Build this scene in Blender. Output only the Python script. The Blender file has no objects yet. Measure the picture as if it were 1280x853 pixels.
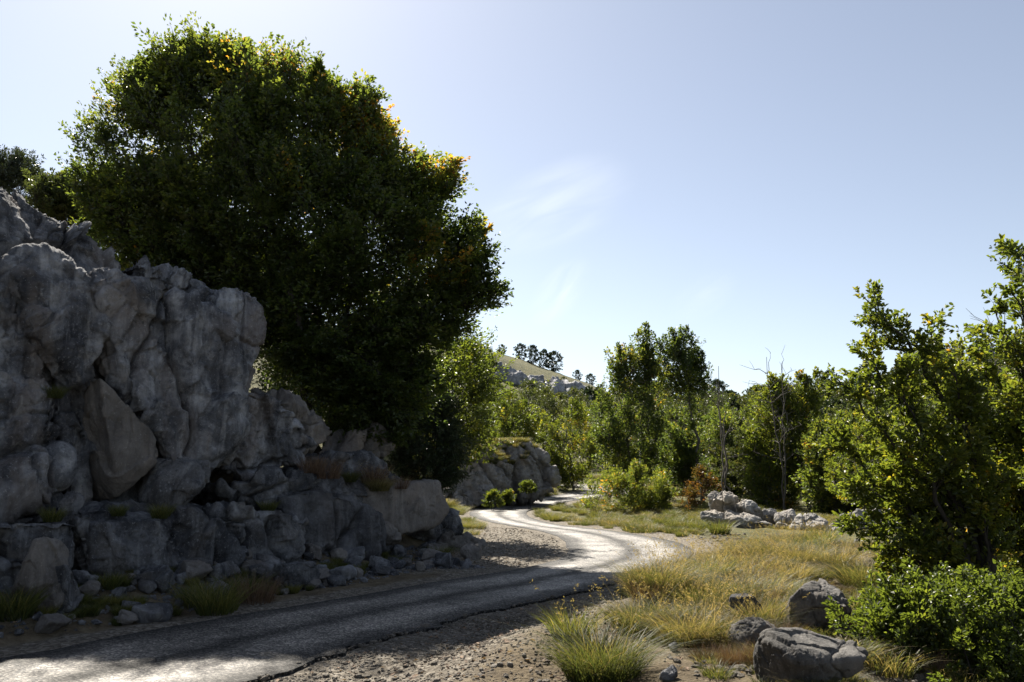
import bpy, math, random
import numpy as np
from mathutils import Vector
random.seed(7)
RNG = np.random.default_rng(11)
SC = bpy.context.scene
COL = SC.collection
R = math.radians

# ------------------------------------------------------------------ camera maths
F, HOR, CAMH = 995.0, 590.0, 2.0
TH = math.atan((HOR - 426.5) / F)
CT, ST = math.cos(TH), math.sin(TH)

def P(px, py, d):
    """world point that stands d metres in front of the camera and shows at photo pixel px, py"""
    u = (px - 640) / F; v = (426.5 - py) / F
    y = CT - ST * v; z = ST + CT * v
    return np.array([u / y * d, d, CAMH + z / y * d])

# ------------------------------------------------------------------ noise
def _h(ix, iy, iz, seed=0):
    n = (ix.astype(np.int64) * 73856093) ^ (iy.astype(np.int64) * 19349663) ^ (iz.astype(np.int64) * 83492791) ^ (seed * 2654435761)
    n = n & 0xFFFFFFFF
    n = ((n ^ (n >> 16)) * 0x45d9f3b) & 0xFFFFFFFF
    n = ((n ^ (n >> 16)) * 0x45d9f3b) & 0xFFFFFFFF
    n = n ^ (n >> 16)
    return (n & 0xFFFFFF).astype(np.float64) / 0xFFFFFF

def vnoise(p, seed=0):
    i = np.floor(p); f = p - i; i = i.astype(np.int64)
    w = f * f * f * (f * (f * 6 - 15) + 10)
    r = 0
    for dx in (0, 1):
        wx = w[:, 0] if dx else 1 - w[:, 0]
        for dy in (0, 1):
            wy = w[:, 1] if dy else 1 - w[:, 1]
            for dz in (0, 1):
                wz = w[:, 2] if dz else 1 - w[:, 2]
                r = r + wx * wy * wz * _h(i[:, 0] + dx, i[:, 1] + dy, i[:, 2] + dz, seed)
    return r * 2 - 1

def fbm(p, octv=4, seed=0, gain=0.5, lac=2.03):
    a, s, r = 1.0, 0, 0
    for o in range(octv):
        r = r + a * vnoise(p, seed + o * 17); s += a
        a *= gain; p = p * lac + 13.7
    return r / s

def ridged(p, octv=4, seed=0, gain=0.55, lac=2.1):
    a, s, r = 1.0, 0, 0
    for o in range(octv):
        r = r + a * (1 - np.abs(vnoise(p, seed + o * 23))) ** 2; s += a
        a *= gain; p = p * lac + 7.3
    return r / s

def voro(p, seed=0, facet=False):
    i = np.floor(p).astype(np.int64)
    n = len(p)
    f1 = np.full(n, 9.0); f2 = np.full(n, 9.0); cid = np.zeros(n); off = np.zeros((n, 3))
    for dx in (-1, 0, 1):
        for dy in (-1, 0, 1):
            for dz in (-1, 0, 1):
                cx, cy, cz = i[:, 0] + dx, i[:, 1] + dy, i[:, 2] + dz
                qx = cx + _h(cx, cy, cz, seed + 1); qy = cy + _h(cx, cy, cz, seed + 2); qz = cz + _h(cx, cy, cz, seed + 3)
                d = np.sqrt((qx - p[:, 0]) ** 2 + (qy - p[:, 1]) ** 2 + (qz - p[:, 2]) ** 2)
                near = d < f1
                f2 = np.where(near, f1, np.minimum(f2, d))
                cid = np.where(near, _h(cx, cy, cz, seed + 4), cid)
                f1 = np.where(near, d, f1)
                if facet: off[near] = np.stack([p[:, 0] - qx, p[:, 1] - qy, p[:, 2] - qz], 1)[near]
    if facet:
        g = np.stack([(cid * 97.3) % 1, (cid * 311.7) % 1, (cid * 733.1) % 1], 1) - .5
        return f1, f2, cid, (off * g).sum(1)
    return f1, f2, cid

def sstep(a, b, x):
    t = np.clip((x - a) / (b - a), 0, 1)
    return t * t * (3 - 2 * t)

def nrm(a):
    return a / np.maximum(np.linalg.norm(a, axis=-1, keepdims=True), 1e-9)

# ------------------------------------------------------------------ object helpers
def mesh_np(name, V, faces, k, mat, smooth=False, attrs=None, uv=None, mats=None, matidx=None):
    """faces: (n,k) int array"""
    V = np.asarray(V, dtype=np.float32); faces = np.asarray(faces, dtype=np.int32)
    me = bpy.data.meshes.new(name)
    me.vertices.add(len(V)); me.vertices.foreach_set('co', V.ravel())
    me.loops.add(faces.size); me.loops.foreach_set('vertex_index', faces.ravel())
    me.polygons.add(len(faces))
    me.polygons.foreach_set('loop_start', np.arange(0, faces.size, k, dtype=np.int32))
    me.polygons.foreach_set('loop_total', np.full(len(faces), k, dtype=np.int32))
    me.polygons.foreach_set('use_smooth', np.full(len(faces), bool(smooth)))
    if attrs:
        for an, av in attrs.items():
            a = me.attributes.new(an, 'FLOAT', 'POINT'); a.data.foreach_set('value', np.asarray(av, dtype=np.float32))
    if uv is not None:
        l = me.uv_layers.new(name='UVMap')
        l.data.foreach_set('uv', np.asarray(uv, dtype=np.float32)[faces.ravel()].ravel())
    for m in (mats or [mat]):
        me.materials.append(m)
    if matidx is not None:
        me.polygons.foreach_set('material_index', np.asarray(matidx, dtype=np.int32))
    me.update(calc_edges=True); me.validate(clean_customdata=False)
    return me

def link(name, me, parent=None, loc=None):
    o = bpy.data.objects.new(name, me); COL.objects.link(o)
    if parent is not None: o.parent = parent
    if loc is not None: o.location = loc
    return o

def tag(o, label=None, cat=None, group=None, kind=None):
    if label: o['label'] = label
    if cat: o['category'] = cat
    if group: o['group'] = group
    if kind: o['kind'] = kind
    return o

def empty(name, loc, label, cat, group=None):
    o = bpy.data.objects.new(name, None); COL.objects.link(o)
    o.location = loc; o.empty_display_size = 0.3
    return tag(o, label, cat, group)

def copy_tree(root, loc, rz, s, label=None):
    c = root.copy(); COL.objects.link(c)
    c.location = loc; c.rotation_euler = (0, 0, rz); c.scale = (s, s, s * RNG.uniform(.9, 1.12))
    if label: c['label'] = label
    for ch in root.children:
        k = ch.copy(); COL.objects.link(k); k.parent = c
    return c

# ------------------------------------------------------------------ materials
def newmat(name):
    m = bpy.data.materials.new(name); m.use_nodes = True
    nt = m.node_tree; nt.nodes.clear()
    out = nt.nodes.new('ShaderNodeOutputMaterial')
    return m, nt, out

def N(nt, t, **kw):
    n = nt.nodes.new(t)
    for k, v in kw.items():
        if k in ('inp',):
            for a, b in v.items(): n.inputs[a].default_value = b
        else: setattr(n, k, v)
    return n

def ramp(nt, stops, interp='LINEAR'):
    n = nt.nodes.new('ShaderNodeValToRGB'); e = n.color_ramp.elements; n.color_ramp.interpolation = interp
    while len(e) > 1: e.remove(e[-1])
    e[0].position = stops[0][0]; e[0].color = (*stops[0][1], 1)
    for p, c in stops[1:]:
        x = e.new(p); x.color = (*c, 1)
    return n

def g3(v): return (v, v, v)

def mixc(nt, fac, a, b, mode='MIX'):
    n = nt.nodes.new('ShaderNodeMix'); n.data_type = 'RGBA'; n.blend_type = mode
    for sock, val in ((n.inputs[0], fac), (n.inputs[6], a), (n.inputs[7], b)):
        if isinstance(val, (int, float)): sock.default_value = val
        elif isinstance(val, tuple): sock.default_value = (*val, 1)
        else: nt.links.new(val, sock)
    return n.outputs[2]

def noise(nt, vec, scale, detail=6, rough=.6, dist=0):
    n = N(nt, 'ShaderNodeTexNoise', inp={'Scale': scale, 'Detail': detail, 'Roughness': rough, 'Distortion': dist})
    if vec is not None: nt.links.new(vec, n.inputs['Vector'])
    return n.outputs['Fac']

def mapping(nt, vec, sc=(1, 1, 1), loc=(0, 0, 0)):
    n = N(nt, 'ShaderNodeMapping'); n.inputs['Scale'].default_value = sc; n.inputs['Location'].default_value = loc
    nt.links.new(vec, n.inputs['Vector']); return n.outputs['Vector']

def bump(nt, h, strength, dist, normal=None):
    b = N(nt, 'ShaderNodeBump', inp={'Strength': strength, 'Distance': dist})
    nt.links.new(h, b.inputs['Height'])
    if normal is not None: nt.links.new(normal, b.inputs['Normal'])
    return b.outputs['Normal']

def rock_mat(name, dark, mid, light, warm=(.36, .30, .25), warm_amt=.35, streak=.7, scale=1.0):
    m, nt, out = newmat(name)
    geo = N(nt, 'ShaderNodeNewGeometry').outputs['Position']
    bs = N(nt, 'ShaderNodeBsdfPrincipled', inp={'Roughness': .88, 'Specular IOR Level': .25})
    c1 = ramp(nt, [(.33, dark), (.48, mid), (.64, light)])
    nt.links.new(noise(nt, geo, 1.3 * scale, 12, .68, .3), c1.inputs[0])
    # dark water streaks run down the faces
    st = ramp(nt, [(.42, g3(0)), (.60, g3(1))])
    nt.links.new(noise(nt, mapping(nt, geo, (2.6, 2.6, .22)), 1.0 * scale, 7, .62, .6), st.inputs[0])
    dk = mixc(nt, 1.0, c1.outputs[0], (.42, .42, .45), 'MULTIPLY')
    stf = N(nt, 'ShaderNodeMath', operation='MULTIPLY'); nt.links.new(st.outputs[0], stf.inputs[0]); stf.inputs[1].default_value = streak
    c2 = mixc(nt, stf.outputs[0], c1.outputs[0], dk)
    # pale streaks beside them, painted highlights of light grazing the rock
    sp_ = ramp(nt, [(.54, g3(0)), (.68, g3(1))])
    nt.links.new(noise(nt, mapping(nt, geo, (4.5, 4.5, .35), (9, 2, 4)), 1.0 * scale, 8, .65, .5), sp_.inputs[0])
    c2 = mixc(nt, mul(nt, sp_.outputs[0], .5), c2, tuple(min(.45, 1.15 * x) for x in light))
    # warm fresh faces
    wr = ramp(nt, [(.52, g3(0)), (.62, g3(1))])
    nt.links.new(noise(nt, mapping(nt, geo, (.9, .9, .5), (3, 1, 5)), .9 * scale, 5, .55, .8), wr.inputs[0])
    wf = N(nt, 'ShaderNodeMath', operation='MULTIPLY'); nt.links.new(wr.outputs[0], wf.inputs[0]); wf.inputs[1].default_value = warm_amt
    c3 = mixc(nt, wf.outputs[0], c2, warm)
    # lichen flecks and pitting
    fl = ramp(nt, [(.56, g3(0)), (.66, g3(1))])
    nt.links.new(noise(nt, geo, 22 * scale, 10, .8), fl.inputs[0])
    c4 = mixc(nt, mul(nt, fl.outputs[0], .7), c3, tuple(min(.5, 1.5 * x) for x in light))
    dl = ramp(nt, [(.30, g3(1)), (.42, g3(0))])
    nt.links.new(noise(nt, geo, 9 * scale, 9, .7), dl.inputs[0])
    c5 = mixc(nt, mul(nt, dl.outputs[0], .75), c4, tuple(.6 * x for x in dark))
    nt.links.new(c5, bs.inputs['Base Color'])
    n2 = bump(nt, noise(nt, mapping(nt, geo, (1, 1, .45)), 7 * scale, 12, .74), 1.0, .10)
    n3 = bump(nt, noise(nt, geo, 30 * scale, 8, .75), .8, .03, n2)
    nt.links.new(n3, bs.inputs['Normal'])
    nt.links.new(bs.outputs[0], out.inputs[0])
    return m

def mul(nt, a, v):
    n = N(nt, 'ShaderNodeMath', operation='MULTIPLY'); nt.links.new(a, n.inputs[0]); n.inputs[1].default_value = v
    return n.outputs[0]

def leaf_mat(name, stops, trans=.45, tboost=1.9, rough=.42, spec=.5, vary=.16):
    m, nt, out = newmat(name)
    at = N(nt, 'ShaderNodeAttribute', attribute_name='tint')
    cr = ramp(nt, stops)
    oi = N(nt, 'ShaderNodeObjectInfo').outputs['Random']
    sh = N(nt, 'ShaderNodeMath', operation='MULTIPLY_ADD'); nt.links.new(oi, sh.inputs[0]); sh.inputs[1].default_value = vary; sh.inputs[2].default_value = -vary / 2
    sm = N(nt, 'ShaderNodeMath', operation='ADD'); nt.links.new(at.outputs['Fac'], sm.inputs[0]); nt.links.new(sh.outputs[0], sm.inputs[1])
    nt.links.new(sm.outputs[0], cr.inputs[0])
    bs = N(nt, 'ShaderNodeBsdfPrincipled', inp={'Roughness': rough, 'Specular IOR Level': spec})
    nt.links.new(cr.outputs[0], bs.inputs['Base Color'])
    tr = N(nt, 'ShaderNodeBsdfTranslucent')
    tc = mixc(nt, 1.0, cr.outputs[0], (tboost * 1.25, tboost * 1.15, tboost * .55), 'MULTIPLY')
    nt.links.new(tc, tr.inputs['Color'])
    mx = N(nt, 'ShaderNodeMixShader', inp={0: trans})
    nt.links.new(bs.outputs[0], mx.inputs[1]); nt.links.new(tr.outputs[0], mx.inputs[2])
    nt.links.new(mx.outputs[0], out.inputs[0])
    return m

def bark_mat(name, a, b):
    m, nt, out = newmat(name)
    geo = N(nt, 'ShaderNodeNewGeometry').outputs['Position']
    cr = ramp(nt, [(.35, a), (.65, b)])
    nt.links.new(noise(nt, mapping(nt, geo, (6, 6, 1.2)), 2, 8, .65), cr.inputs[0])
    bs = N(nt, 'ShaderNodeBsdfPrincipled', inp={'Roughness': .9, 'Specular IOR Level': .2})
    nt.links.new(cr.outputs[0], bs.inputs['Base Color'])
    nt.links.new(bump(nt, noise(nt, mapping(nt, geo, (9, 9, 2)), 4, 8, .7), .6, .02), bs.inputs['Normal'])
    nt.links.new(bs.outputs[0], out.inputs[0])
    return m

M = {}
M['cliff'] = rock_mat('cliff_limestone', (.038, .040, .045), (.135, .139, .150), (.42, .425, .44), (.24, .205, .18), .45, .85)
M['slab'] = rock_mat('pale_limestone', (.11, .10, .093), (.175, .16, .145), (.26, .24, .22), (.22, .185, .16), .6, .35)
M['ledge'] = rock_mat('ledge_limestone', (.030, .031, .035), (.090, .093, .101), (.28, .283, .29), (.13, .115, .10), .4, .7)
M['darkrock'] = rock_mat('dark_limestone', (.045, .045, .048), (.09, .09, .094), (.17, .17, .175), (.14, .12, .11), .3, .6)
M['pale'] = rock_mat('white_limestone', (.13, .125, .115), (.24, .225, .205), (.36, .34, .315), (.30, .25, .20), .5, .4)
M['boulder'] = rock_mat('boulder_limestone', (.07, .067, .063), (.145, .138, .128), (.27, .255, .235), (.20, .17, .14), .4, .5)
M['whiterock'] = rock_mat('sunlit_limestone', (.16, .152, .14), (.30, .285, .262), (.44, .42, .39), (.34, .29, .235), .5, .3)  # pale limestone again, with sunlight lightened into its colour
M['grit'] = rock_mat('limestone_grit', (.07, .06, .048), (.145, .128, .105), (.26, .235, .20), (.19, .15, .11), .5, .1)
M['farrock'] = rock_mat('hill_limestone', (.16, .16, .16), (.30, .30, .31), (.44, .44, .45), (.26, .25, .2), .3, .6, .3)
M['bark'] = bark_mat('grey_bark', (.07, .06, .05), (.16, .145, .13))
M['barkdark'] = bark_mat('dark_bark', (.022, .020, .017), (.055, .050, .043))
M['deadwood'] = bark_mat('dead_wood', (.06, .053, .046), (.125, .113, .10))
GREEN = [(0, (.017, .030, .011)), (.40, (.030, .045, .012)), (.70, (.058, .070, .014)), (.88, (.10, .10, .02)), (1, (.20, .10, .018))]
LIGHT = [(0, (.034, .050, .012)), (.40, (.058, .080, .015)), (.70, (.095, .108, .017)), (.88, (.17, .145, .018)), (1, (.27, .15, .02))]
DARK = [(0, (.014, .026, .012)), (.6, (.026, .044, .016)), (1, (.05, .07, .02))]
PINE = [(0, (.022, .034, .018)), (.6, (.036, .050, .024)), (1, (.07, .08, .03))]
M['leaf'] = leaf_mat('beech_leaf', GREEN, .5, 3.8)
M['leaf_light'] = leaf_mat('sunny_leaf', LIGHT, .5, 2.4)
M['leaf_dark'] = leaf_mat('juniper_leaf', DARK, .25, 1.4)
M['leaf_pine'] = leaf_mat('pine_needle', PINE, .25, 1.4)
M['leaf_far'] = leaf_mat('scrub_leaf', [(0, (.024, .036, .014)), (.5, (.042, .056, .020)), (.8, (.075, .080, .028)), (1, (.12, .09, .035))], .4, 2.0)
M['leaf_rust'] = leaf_mat('rusty_leaf', [(0, (.045, .045, .014)), (.5, (.10, .052, .018)), (1, (.18, .075, .022))], .45, 1.6)
M['grass'] = leaf_mat('dry_grass', [(0, (.036, .050, .019)), (.42, (.070, .078, .028)), (.65, (.125, .108, .050)), (1, (.25, .20, .115))], .45, 1.5, .55, .3, .42)
M['grass_green'] = leaf_mat('green_grass', [(0, (.034, .048, .016)), (.5, (.07, .082, .026)), (1, (.18, .16, .06))], .45, 1.6, .5, .35)
M['twig'] = leaf_mat('dry_brush', [(0, (.07, .045, .03)), (.5, (.14, .09, .06)), (1, (.26, .18, .12))], .2, 1.2, .7, .2)

# ground: limestone grit, soil and litter, by zone attributes
def ground_mat():
    m, nt, out = newmat('ground_soil')
    geo = N(nt, 'ShaderNodeNewGeometry').outputs['Position']
    bs = N(nt, 'ShaderNodeBsdfPrincipled', inp={'Roughness': .95, 'Specular IOR Level': .15})
    gr = ramp(nt, [(.2, (.06, .052, .040)), (.45, (.125, .108, .085)), (.62, (.18, .158, .128)), (.8, (.28, .255, .215))])
    v = N(nt, 'ShaderNodeTexVoronoi', inp={'Scale': 24.0, 'Randomness': 1.0}); nt.links.new(geo, v.inputs['Vector'])
    vs = N(nt, 'ShaderNodeSeparateColor'); nt.links.new(v.outputs['Color'], vs.inputs[0])
    nt.links.new(mixc(nt, .5, vs.outputs[0], noise(nt, geo, 6, 10, .75)), gr.inputs[0])
    so = ramp(nt, [(.3, (.06, .047, .031)), (.5, (.115, .09, .057)), (.7, (.18, .148, .098))])
    nt.links.new(noise(nt, geo, 3.5, 10, .7), so.inputs[0])
    li = ramp(nt, [(.35, (.042, .048, .020)), (.55, (.088, .084, .036)), (.72, (.165, .14, .07))])
    nt.links.new(noise(nt, geo, 1.1, 10, .7), li.inputs[0])
    ag = N(nt, 'ShaderNodeAttribute', attribute_name='gravel').outputs['Fac']
    al = N(nt, 'ShaderNodeAttribute', attribute_name='litter').outputs['Fac']
    br = noise(nt, geo, 1.7, 8, .7)
    def zone(a):
        s = N(nt, 'ShaderNodeMath', operation='ADD'); nt.links.new(a, s.inputs[0]); nt.links.new(br, s.inputs[1])
        r = ramp(nt, [(.0, g3(0)), (.0, g3(0)), (1, g3(1))]);  # placeholder, set below
        e = r.color_ramp.elements
        e[0].position = .42; e[1].position = .43; e[2].position = .60
        mm = mul(nt, s.outputs[0], .5); nt.links.new(mm, r.inputs[0]); return r.outputs[0]
    c = mixc(nt, zone(al), so.outputs[0], li.outputs[0])
    c = mixc(nt, zone(ag), c, gr.outputs[0])
    nt.links.new(c, bs.inputs['Base Color'])
    n1 = bump(nt, v.outputs['Distance'], .7, .03)
    n2 = bump(nt, noise(nt, geo, 12, 10, .75), .9, .06, n1)
    nt.links.new(n2, bs.inputs['Normal']); nt.links.new(bs.outputs[0], out.inputs[0])
    return m
M['ground'] = ground_mat()

def road_mat():
    m, nt, out = newmat('worn_asphalt')
    geo = N(nt, 'ShaderNodeNewGeometry').outputs['Position']
    uv = N(nt, 'ShaderNodeUVMap').outputs['UV']
    sx = N(nt, 'ShaderNodeSeparateXYZ'); nt.links.new(uv, sx.inputs[0])
    wob = noise(nt, mapping(nt, geo, (.5, .5, .5)), 1.0, 4, .5)
    ad = N(nt, 'ShaderNodeMath', operation='MULTIPLY_ADD'); nt.links.new(wob, ad.inputs[0]); ad.inputs[1].default_value = .16; nt.links.new(sx.outputs[0], ad.inputs[2])
    sb = N(nt, 'ShaderNodeMath', operation='SUBTRACT'); nt.links.new(ad.outputs[0], sb.inputs[0]); sb.inputs[1].default_value = .08
    # wheel tracks worn pale, dark centre and edges
    tr = ramp(nt, [(0, g3(.05)), (.10, g3(.25)), (.22, g3(1)), (.36, g3(.85)), (.50, g3(.12)), (.63, g3(.8)), (.77, g3(1)), (.90, g3(.3)), (1, g3(.02))], 'EASE')
    nt.links.new(sb.outputs[0], tr.inputs[0])
    pt = ramp(nt, [(.3, g3(.35)), (.62, g3(1))]); nt.links.new(noise(nt, geo, .9, 6, .65), pt.inputs[0])
    trk = mixc(nt, 1.0, tr.outputs[0], pt.outputs[0], 'MULTIPLY')
    v = N(nt, 'ShaderNodeTexVoronoi', inp={'Scale': 42.0}); nt.links.new(geo, v.inputs['Vector'])
    vs = N(nt, 'ShaderNodeSeparateColor'); nt.links.new(v.outputs['Color'], vs.inputs[0])
    sp = ramp(nt, [(.2, g3(.3)), (.6, g3(.9)), (.95, g3(2.5))]); nt.links.new(vs.outputs[0], sp.inputs[0])
    ve = N(nt, 'ShaderNodeTexVoronoi', feature='DISTANCE_TO_EDGE', inp={'Scale': .9}); wv = mixc(nt, .12, geo, N(nt, 'ShaderNodeTexNoise', inp={'Scale': 2.5, 'Detail': 8}).outputs['Color']); nt.links.new(wv, ve.inputs['Vector'])
    cr_ = ramp(nt, [(0, g3(.25)), (.008, g3(.4)), (.014, g3(1))]); nt.links.new(ve.outputs['Distance'], cr_.inputs[0])
    base = mixc(nt, trk, (.030, .029, .027), (.165, .148, .125))
    c = mixc(nt, 1.0, base, sp.outputs[0], 'MULTIPLY')
    c = mixc(nt, .75, c, mixc(nt, 1.0, c, cr_.outputs[0], 'MULTIPLY'))
    pb_ = ramp(nt, [(.46, g3(.55)), (.5, g3(1))]); nt.links.new(noise(nt, mapping(nt, geo, (.35, .35, 1), (4, 7, 0)), 1.0, 7, .6, .4), pb_.inputs[0])
    c = mixc(nt, .6, c, mixc(nt, 1.0, c, pb_.outputs[0], 'MULTIPLY'))
    bs = N(nt, 'ShaderNodeBsdfPrincipled', inp={'Specular IOR Level': .4})
    sr_ = ramp(nt, [(0, g3(.2)), (1, g3(.85))]); nt.links.new(trk, sr_.inputs[0]); nt.links.new(sr_.outputs[0], bs.inputs['Specular IOR Level'])
    nt.links.new(c, bs.inputs['Base Color'])
    rr = ramp(nt, [(0, g3(.82)), (1, g3(.58))]); nt.links.new(trk, rr.inputs[0])
    nt.links.new(rr.outputs[0], bs.inputs['Roughness'])
    n1 = bump(nt, v.outputs['Distance'], .8, .016)
    n2 = bump(nt, noise(nt, geo, 22, 8, .7), .5, .02, n1)
    nt.links.new(n2, bs.inputs['Normal']); nt.links.new(bs.outputs[0], out.inputs[0])
    return m
M['road'] = road_mat()

# ------------------------------------------------------------------ road line
ST_L = np.array([(-14, -4), (-10, 2), (-7, 6.55), (-5.45, 8.92), (-4.46, 10.56), (-2.95, 12.72), (-1.2, 15.2), (.3, 17.2), (1.25, 19.6), (1.5, 22.5), (1.45, 25.3), (.9, 28),
                 (0, 30.4), (-1.2, 34), (-2.0, 38.5), (-2.0, 42.5), (-1.2, 47.5), (1.2, 55), (4.2, 61.5), (5.9, 67), (5.3, 70.8), (3.2, 71.8), (0, 73), (-5, 76), (-14, 80)], float)
ST_R = np.array([(-10, -6), (-6.2, 1), (-3.8, 5.5), (-2.39, 8.1), (-1.53, 9.94), (-.46, 11.82), (1.25, 13.9), (2.9, 16.6), (4.25, 19.5), (4.75, 22.3), (4.5, 24.8), (3.3, 28.2),
                 (1.9, 30.8), (.95, 35), (.7, 39.5), (1.1, 43.8), (2.4, 48.5), (4.4, 54), (7.8, 60), (9.4, 66.5), (9.2, 74.5), (5.5, 78.5), (1, 79.5), (-4, 82), (-14, 87)], float)

def catmull(Q, n):
    Q = np.vstack([2 * Q[0] - Q[1], Q, 2 * Q[-1] - Q[-2]])
    out = []
    for i in range(1, len(Q) - 2):
        for t in np.arange(n) / n:
            a, b, c, d = Q[i - 1], Q[i], Q[i + 1], Q[i + 2]
            out.append(.5 * (2 * b + (c - a) * t + (2 * a - 5 * b + 4 * c - d) * t * t + (3 * b - a - 3 * c + d) * t ** 3))
    out.append(Q[-2]); return np.array(out)
RL, RR_ = catmull(ST_L, 24), catmull(ST_R, 24)
RC = (RL + RR_) / 2; RW = np.linalg.norm(RL - RR_, axis=1) / 2

def road_dist(x, y):
    """distance outside the asphalt edge (negative on it); sign of side (+ right)"""
    out = np.empty(len(x)); side = np.empty(len(x))
    C = RC[::3]; W = RW[::3]; L = RL[::3]; Rr = RR_[::3]
    for s in range(0, len(x), 20000):
        e = s + 20000
        dx = x[s:e, None] - C[None, :, 0]; dy = y[s:e, None] - C[None, :, 1]
        d2 = np.sqrt(dx * dx + dy * dy) - W[None]
        k = d2.argmin(1); out[s:e] = d2[np.arange(len(k)), k]
        ax = Rr[k] - L[k]
        side[s:e] = np.sign(dx[np.arange(len(k)), k] * ax[:, 0] + dy[np.arange(len(k)), k] * ax[:, 1])
    return out, side

def hb(y):
    return .9 * (np.clip(np.minimum(y, 90) - 45, 0, None) / 30) ** 1.5

# left bank line: base points and the height the land reaches behind them
CL = np.array([(-14, -4, 6.5), (-10.4, 3, 6.5), (-6.5, 10.6, 6.2), (-5.7, 12.0, 5.9), (-4.9, 14.4, 4.6), (-4.1, 16.6, 3.3), (-3.2, 19.1, 2.1), (-2.5, 21.5, 1.5), (-2.5, 26.5, 1.1), (-3.4, 34.4, 1.5),
               (-3.9, 40, 4.0), (-2.9, 47, 4.5), (-.6, 52.5, 3.7), (2.4, 59, 1.9), (3.5, 66, .6), (1, 70, .5), (-14, 73, .5)], float)
_cl = []
for a, b in zip(CL[:-1], CL[1:]):
    for t in np.arange(12) / 12: _cl.append(a + (b - a) * t)
CLs = np.array(_cl)
RIDGE_PX = np.array([-1500, -300, 0, 300, 560, 620, 700, 760, 850, 1000, 1100, 1150, 1280, 1600, 3000], float)
RIDGE_PY = np.array([330, 320, 345, 400, 432, 444, 468, 493, 512, 512, 490, 466, 456, 450, 450], float)

def bank(x, y):
    s_ = np.empty(len(x)); H_ = np.empty(len(x))
    T = np.gradient(CLs[:, :2], axis=0)
    for s in range(0, len(x), 20000):
        e = s + 20000
        dx = x[s:e, None] - CLs[None, :, 0]; dy = y[s:e, None] - CLs[None, :, 1]
        d = dx * dx + dy * dy; k = d.argmin(1); ii = np.arange(len(k))
        cr = T[k, 0] * dy[ii, k] - T[k, 1] * dx[ii, k]     # >0 left of the line
        s_[s:e] = np.sqrt(d[ii, k]) * np.sign(cr); H_[s:e] = CLs[k, 2]
    return s_, H_

def terrain(x, y, detail=True):
    x = np.asarray(x, float).ravel(); y = np.asarray(y, float).ravel()
    rd, side = road_dist(x, y)
    s, H = bank(x, y)
    s = np.where(y > 73, -5, s)
    z = hb(y)
    talus = np.clip(s + .9, 0, 1.2) * .38
    z = z + np.where(s > -.9, talus * sstep(.15, .8, rd), 0)
    lo_ = .4 + 1.5 * sstep(2.0, 4.0, H)
    z = z + (H - .4) * sstep(lo_, lo_ + 2.6, s) + np.clip(s - 3, 0, 25) * .10 * sstep(2, 8, H * 2)
    # right of the road: low mound, then land falling gently away
    q = np.stack([x, y, 0 * x], 1)
    rr = np.where(side > 0, np.clip(rd, 0, None), 0)
    m = sstep(.7, 2.6, rr) * (.33 + .32 * fbm(q * .45, 3, 5))
    m = m * sstep(25, 17, y)
    z = z + m - .9 * sstep(5.0, 10, rr) * sstep(22, 12, y)
    # hills
    u = x / np.maximum(y, 5) * 1.0
    px = 640 + u * F * .99
    py = np.interp(px, RIDGE_PX, RIDGE_PY)
    v = (426.5 - py) / F; sl = (ST + CT * v) / (CT - ST * v)
    zr = CAMH + 165 * sl
    w = sstep(70, 170, y) * sstep(-40, 30, y)
    hill = np.clip(zr, 0, None) * w * (1 + .10 * fbm(q * .03, 3, 9) * sstep(90, 140, y))
    hill = hill * (1 + .28 * sstep(165, 260, y) * sstep(800, 1000, px))
    z = np.maximum(z, hill * 1.0) * np.where(w > 0, 1, 1) if False else z * (1 - w) + np.maximum(z * w, hill)
    if detail:
        k = sstep(.05, .7, rd)
        near = sstep(60, 25, y)
        z = z + k * (.05 * fbm(q * 1.3, 4, 3) + .022 * fbm(q * 5, 3, 4) * near)
        z = z + sstep(2, 20, rd) * sstep(25, 60, y) * (.12 + .38 * sstep(45, 70, y)) * fbm(q * .12, 4, 8)
    return z

def Z1(x, y): return float(terrain([x], [y])[0])
def gpt(px, py, extra=0.0):
    """ground point seen at a photo pixel"""
    a = P(px, py, 1.0) - np.array([0, 0, CAMH])
    ds = np.concatenate([np.arange(4, 40, .05), np.arange(40, 300, .4)])
    z = terrain(a[0] * ds, ds)
    hit = np.nonzero(CAMH + a[2] * ds < z)[0]
    d = ds[hit[0]] if len(hit) else 300.
    return np.array([a[0] * d, d, z[hit[0]] if len(hit) else CAMH + a[2] * d])

def axis(c0, c1, step, lo, hi, g):
    a = list(np.arange(c0, c1, step)); st = step
    while a[-1] < hi: st *= g; a.append(a[-1] + st)
    st = step; b = [c0]
    while b[-1] > lo: st *= g; b.append(b[-1] - st)
    return np.array(b[:0:-1] + a)
gx = axis(-9, 9, .085, -700, 700, 1.045); gy = axis(4, 24, .085, -25, 1500, 1.028)
X, Y = np.meshgrid(gx, gy); xs, ys = X.ravel(), Y.ravel()
zs = terrain(xs, ys)
rd, side = road_dist(xs, ys)
inside = sstep(-.05, -.35, rd)
zs = zs - .05 * inside
nx, ny = len(gx), len(gy)
ii = (np.arange(ny - 1)[:, None] * nx + np.arange(nx - 1)[None]).ravel()
fc = np.stack([ii, ii + 1, ii + nx + 1, ii + nx], 1)
grav = (1 - .65 * (side < 0) * sstep(18.5, 16, ys)) * sstep(2.6, .4, rd) * sstep(60, 35, ys) + sstep(1.0, .3, rd) * sstep(100, 60, ys)  # left verge loses pale gravel, shade darkened into its colour
q = np.stack([xs, ys, 0 * xs], 1)
nz = fbm(q * .5, 4, 21)
inner = sstep(3.6, 1.5, rd) * (side < 0) * sstep(15.2, 17.2, ys) * sstep(34, 28, ys)
gr_near = (side > 0) * sstep(3.2, 1.2, rd) * sstep(14.5, 12, ys)
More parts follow.
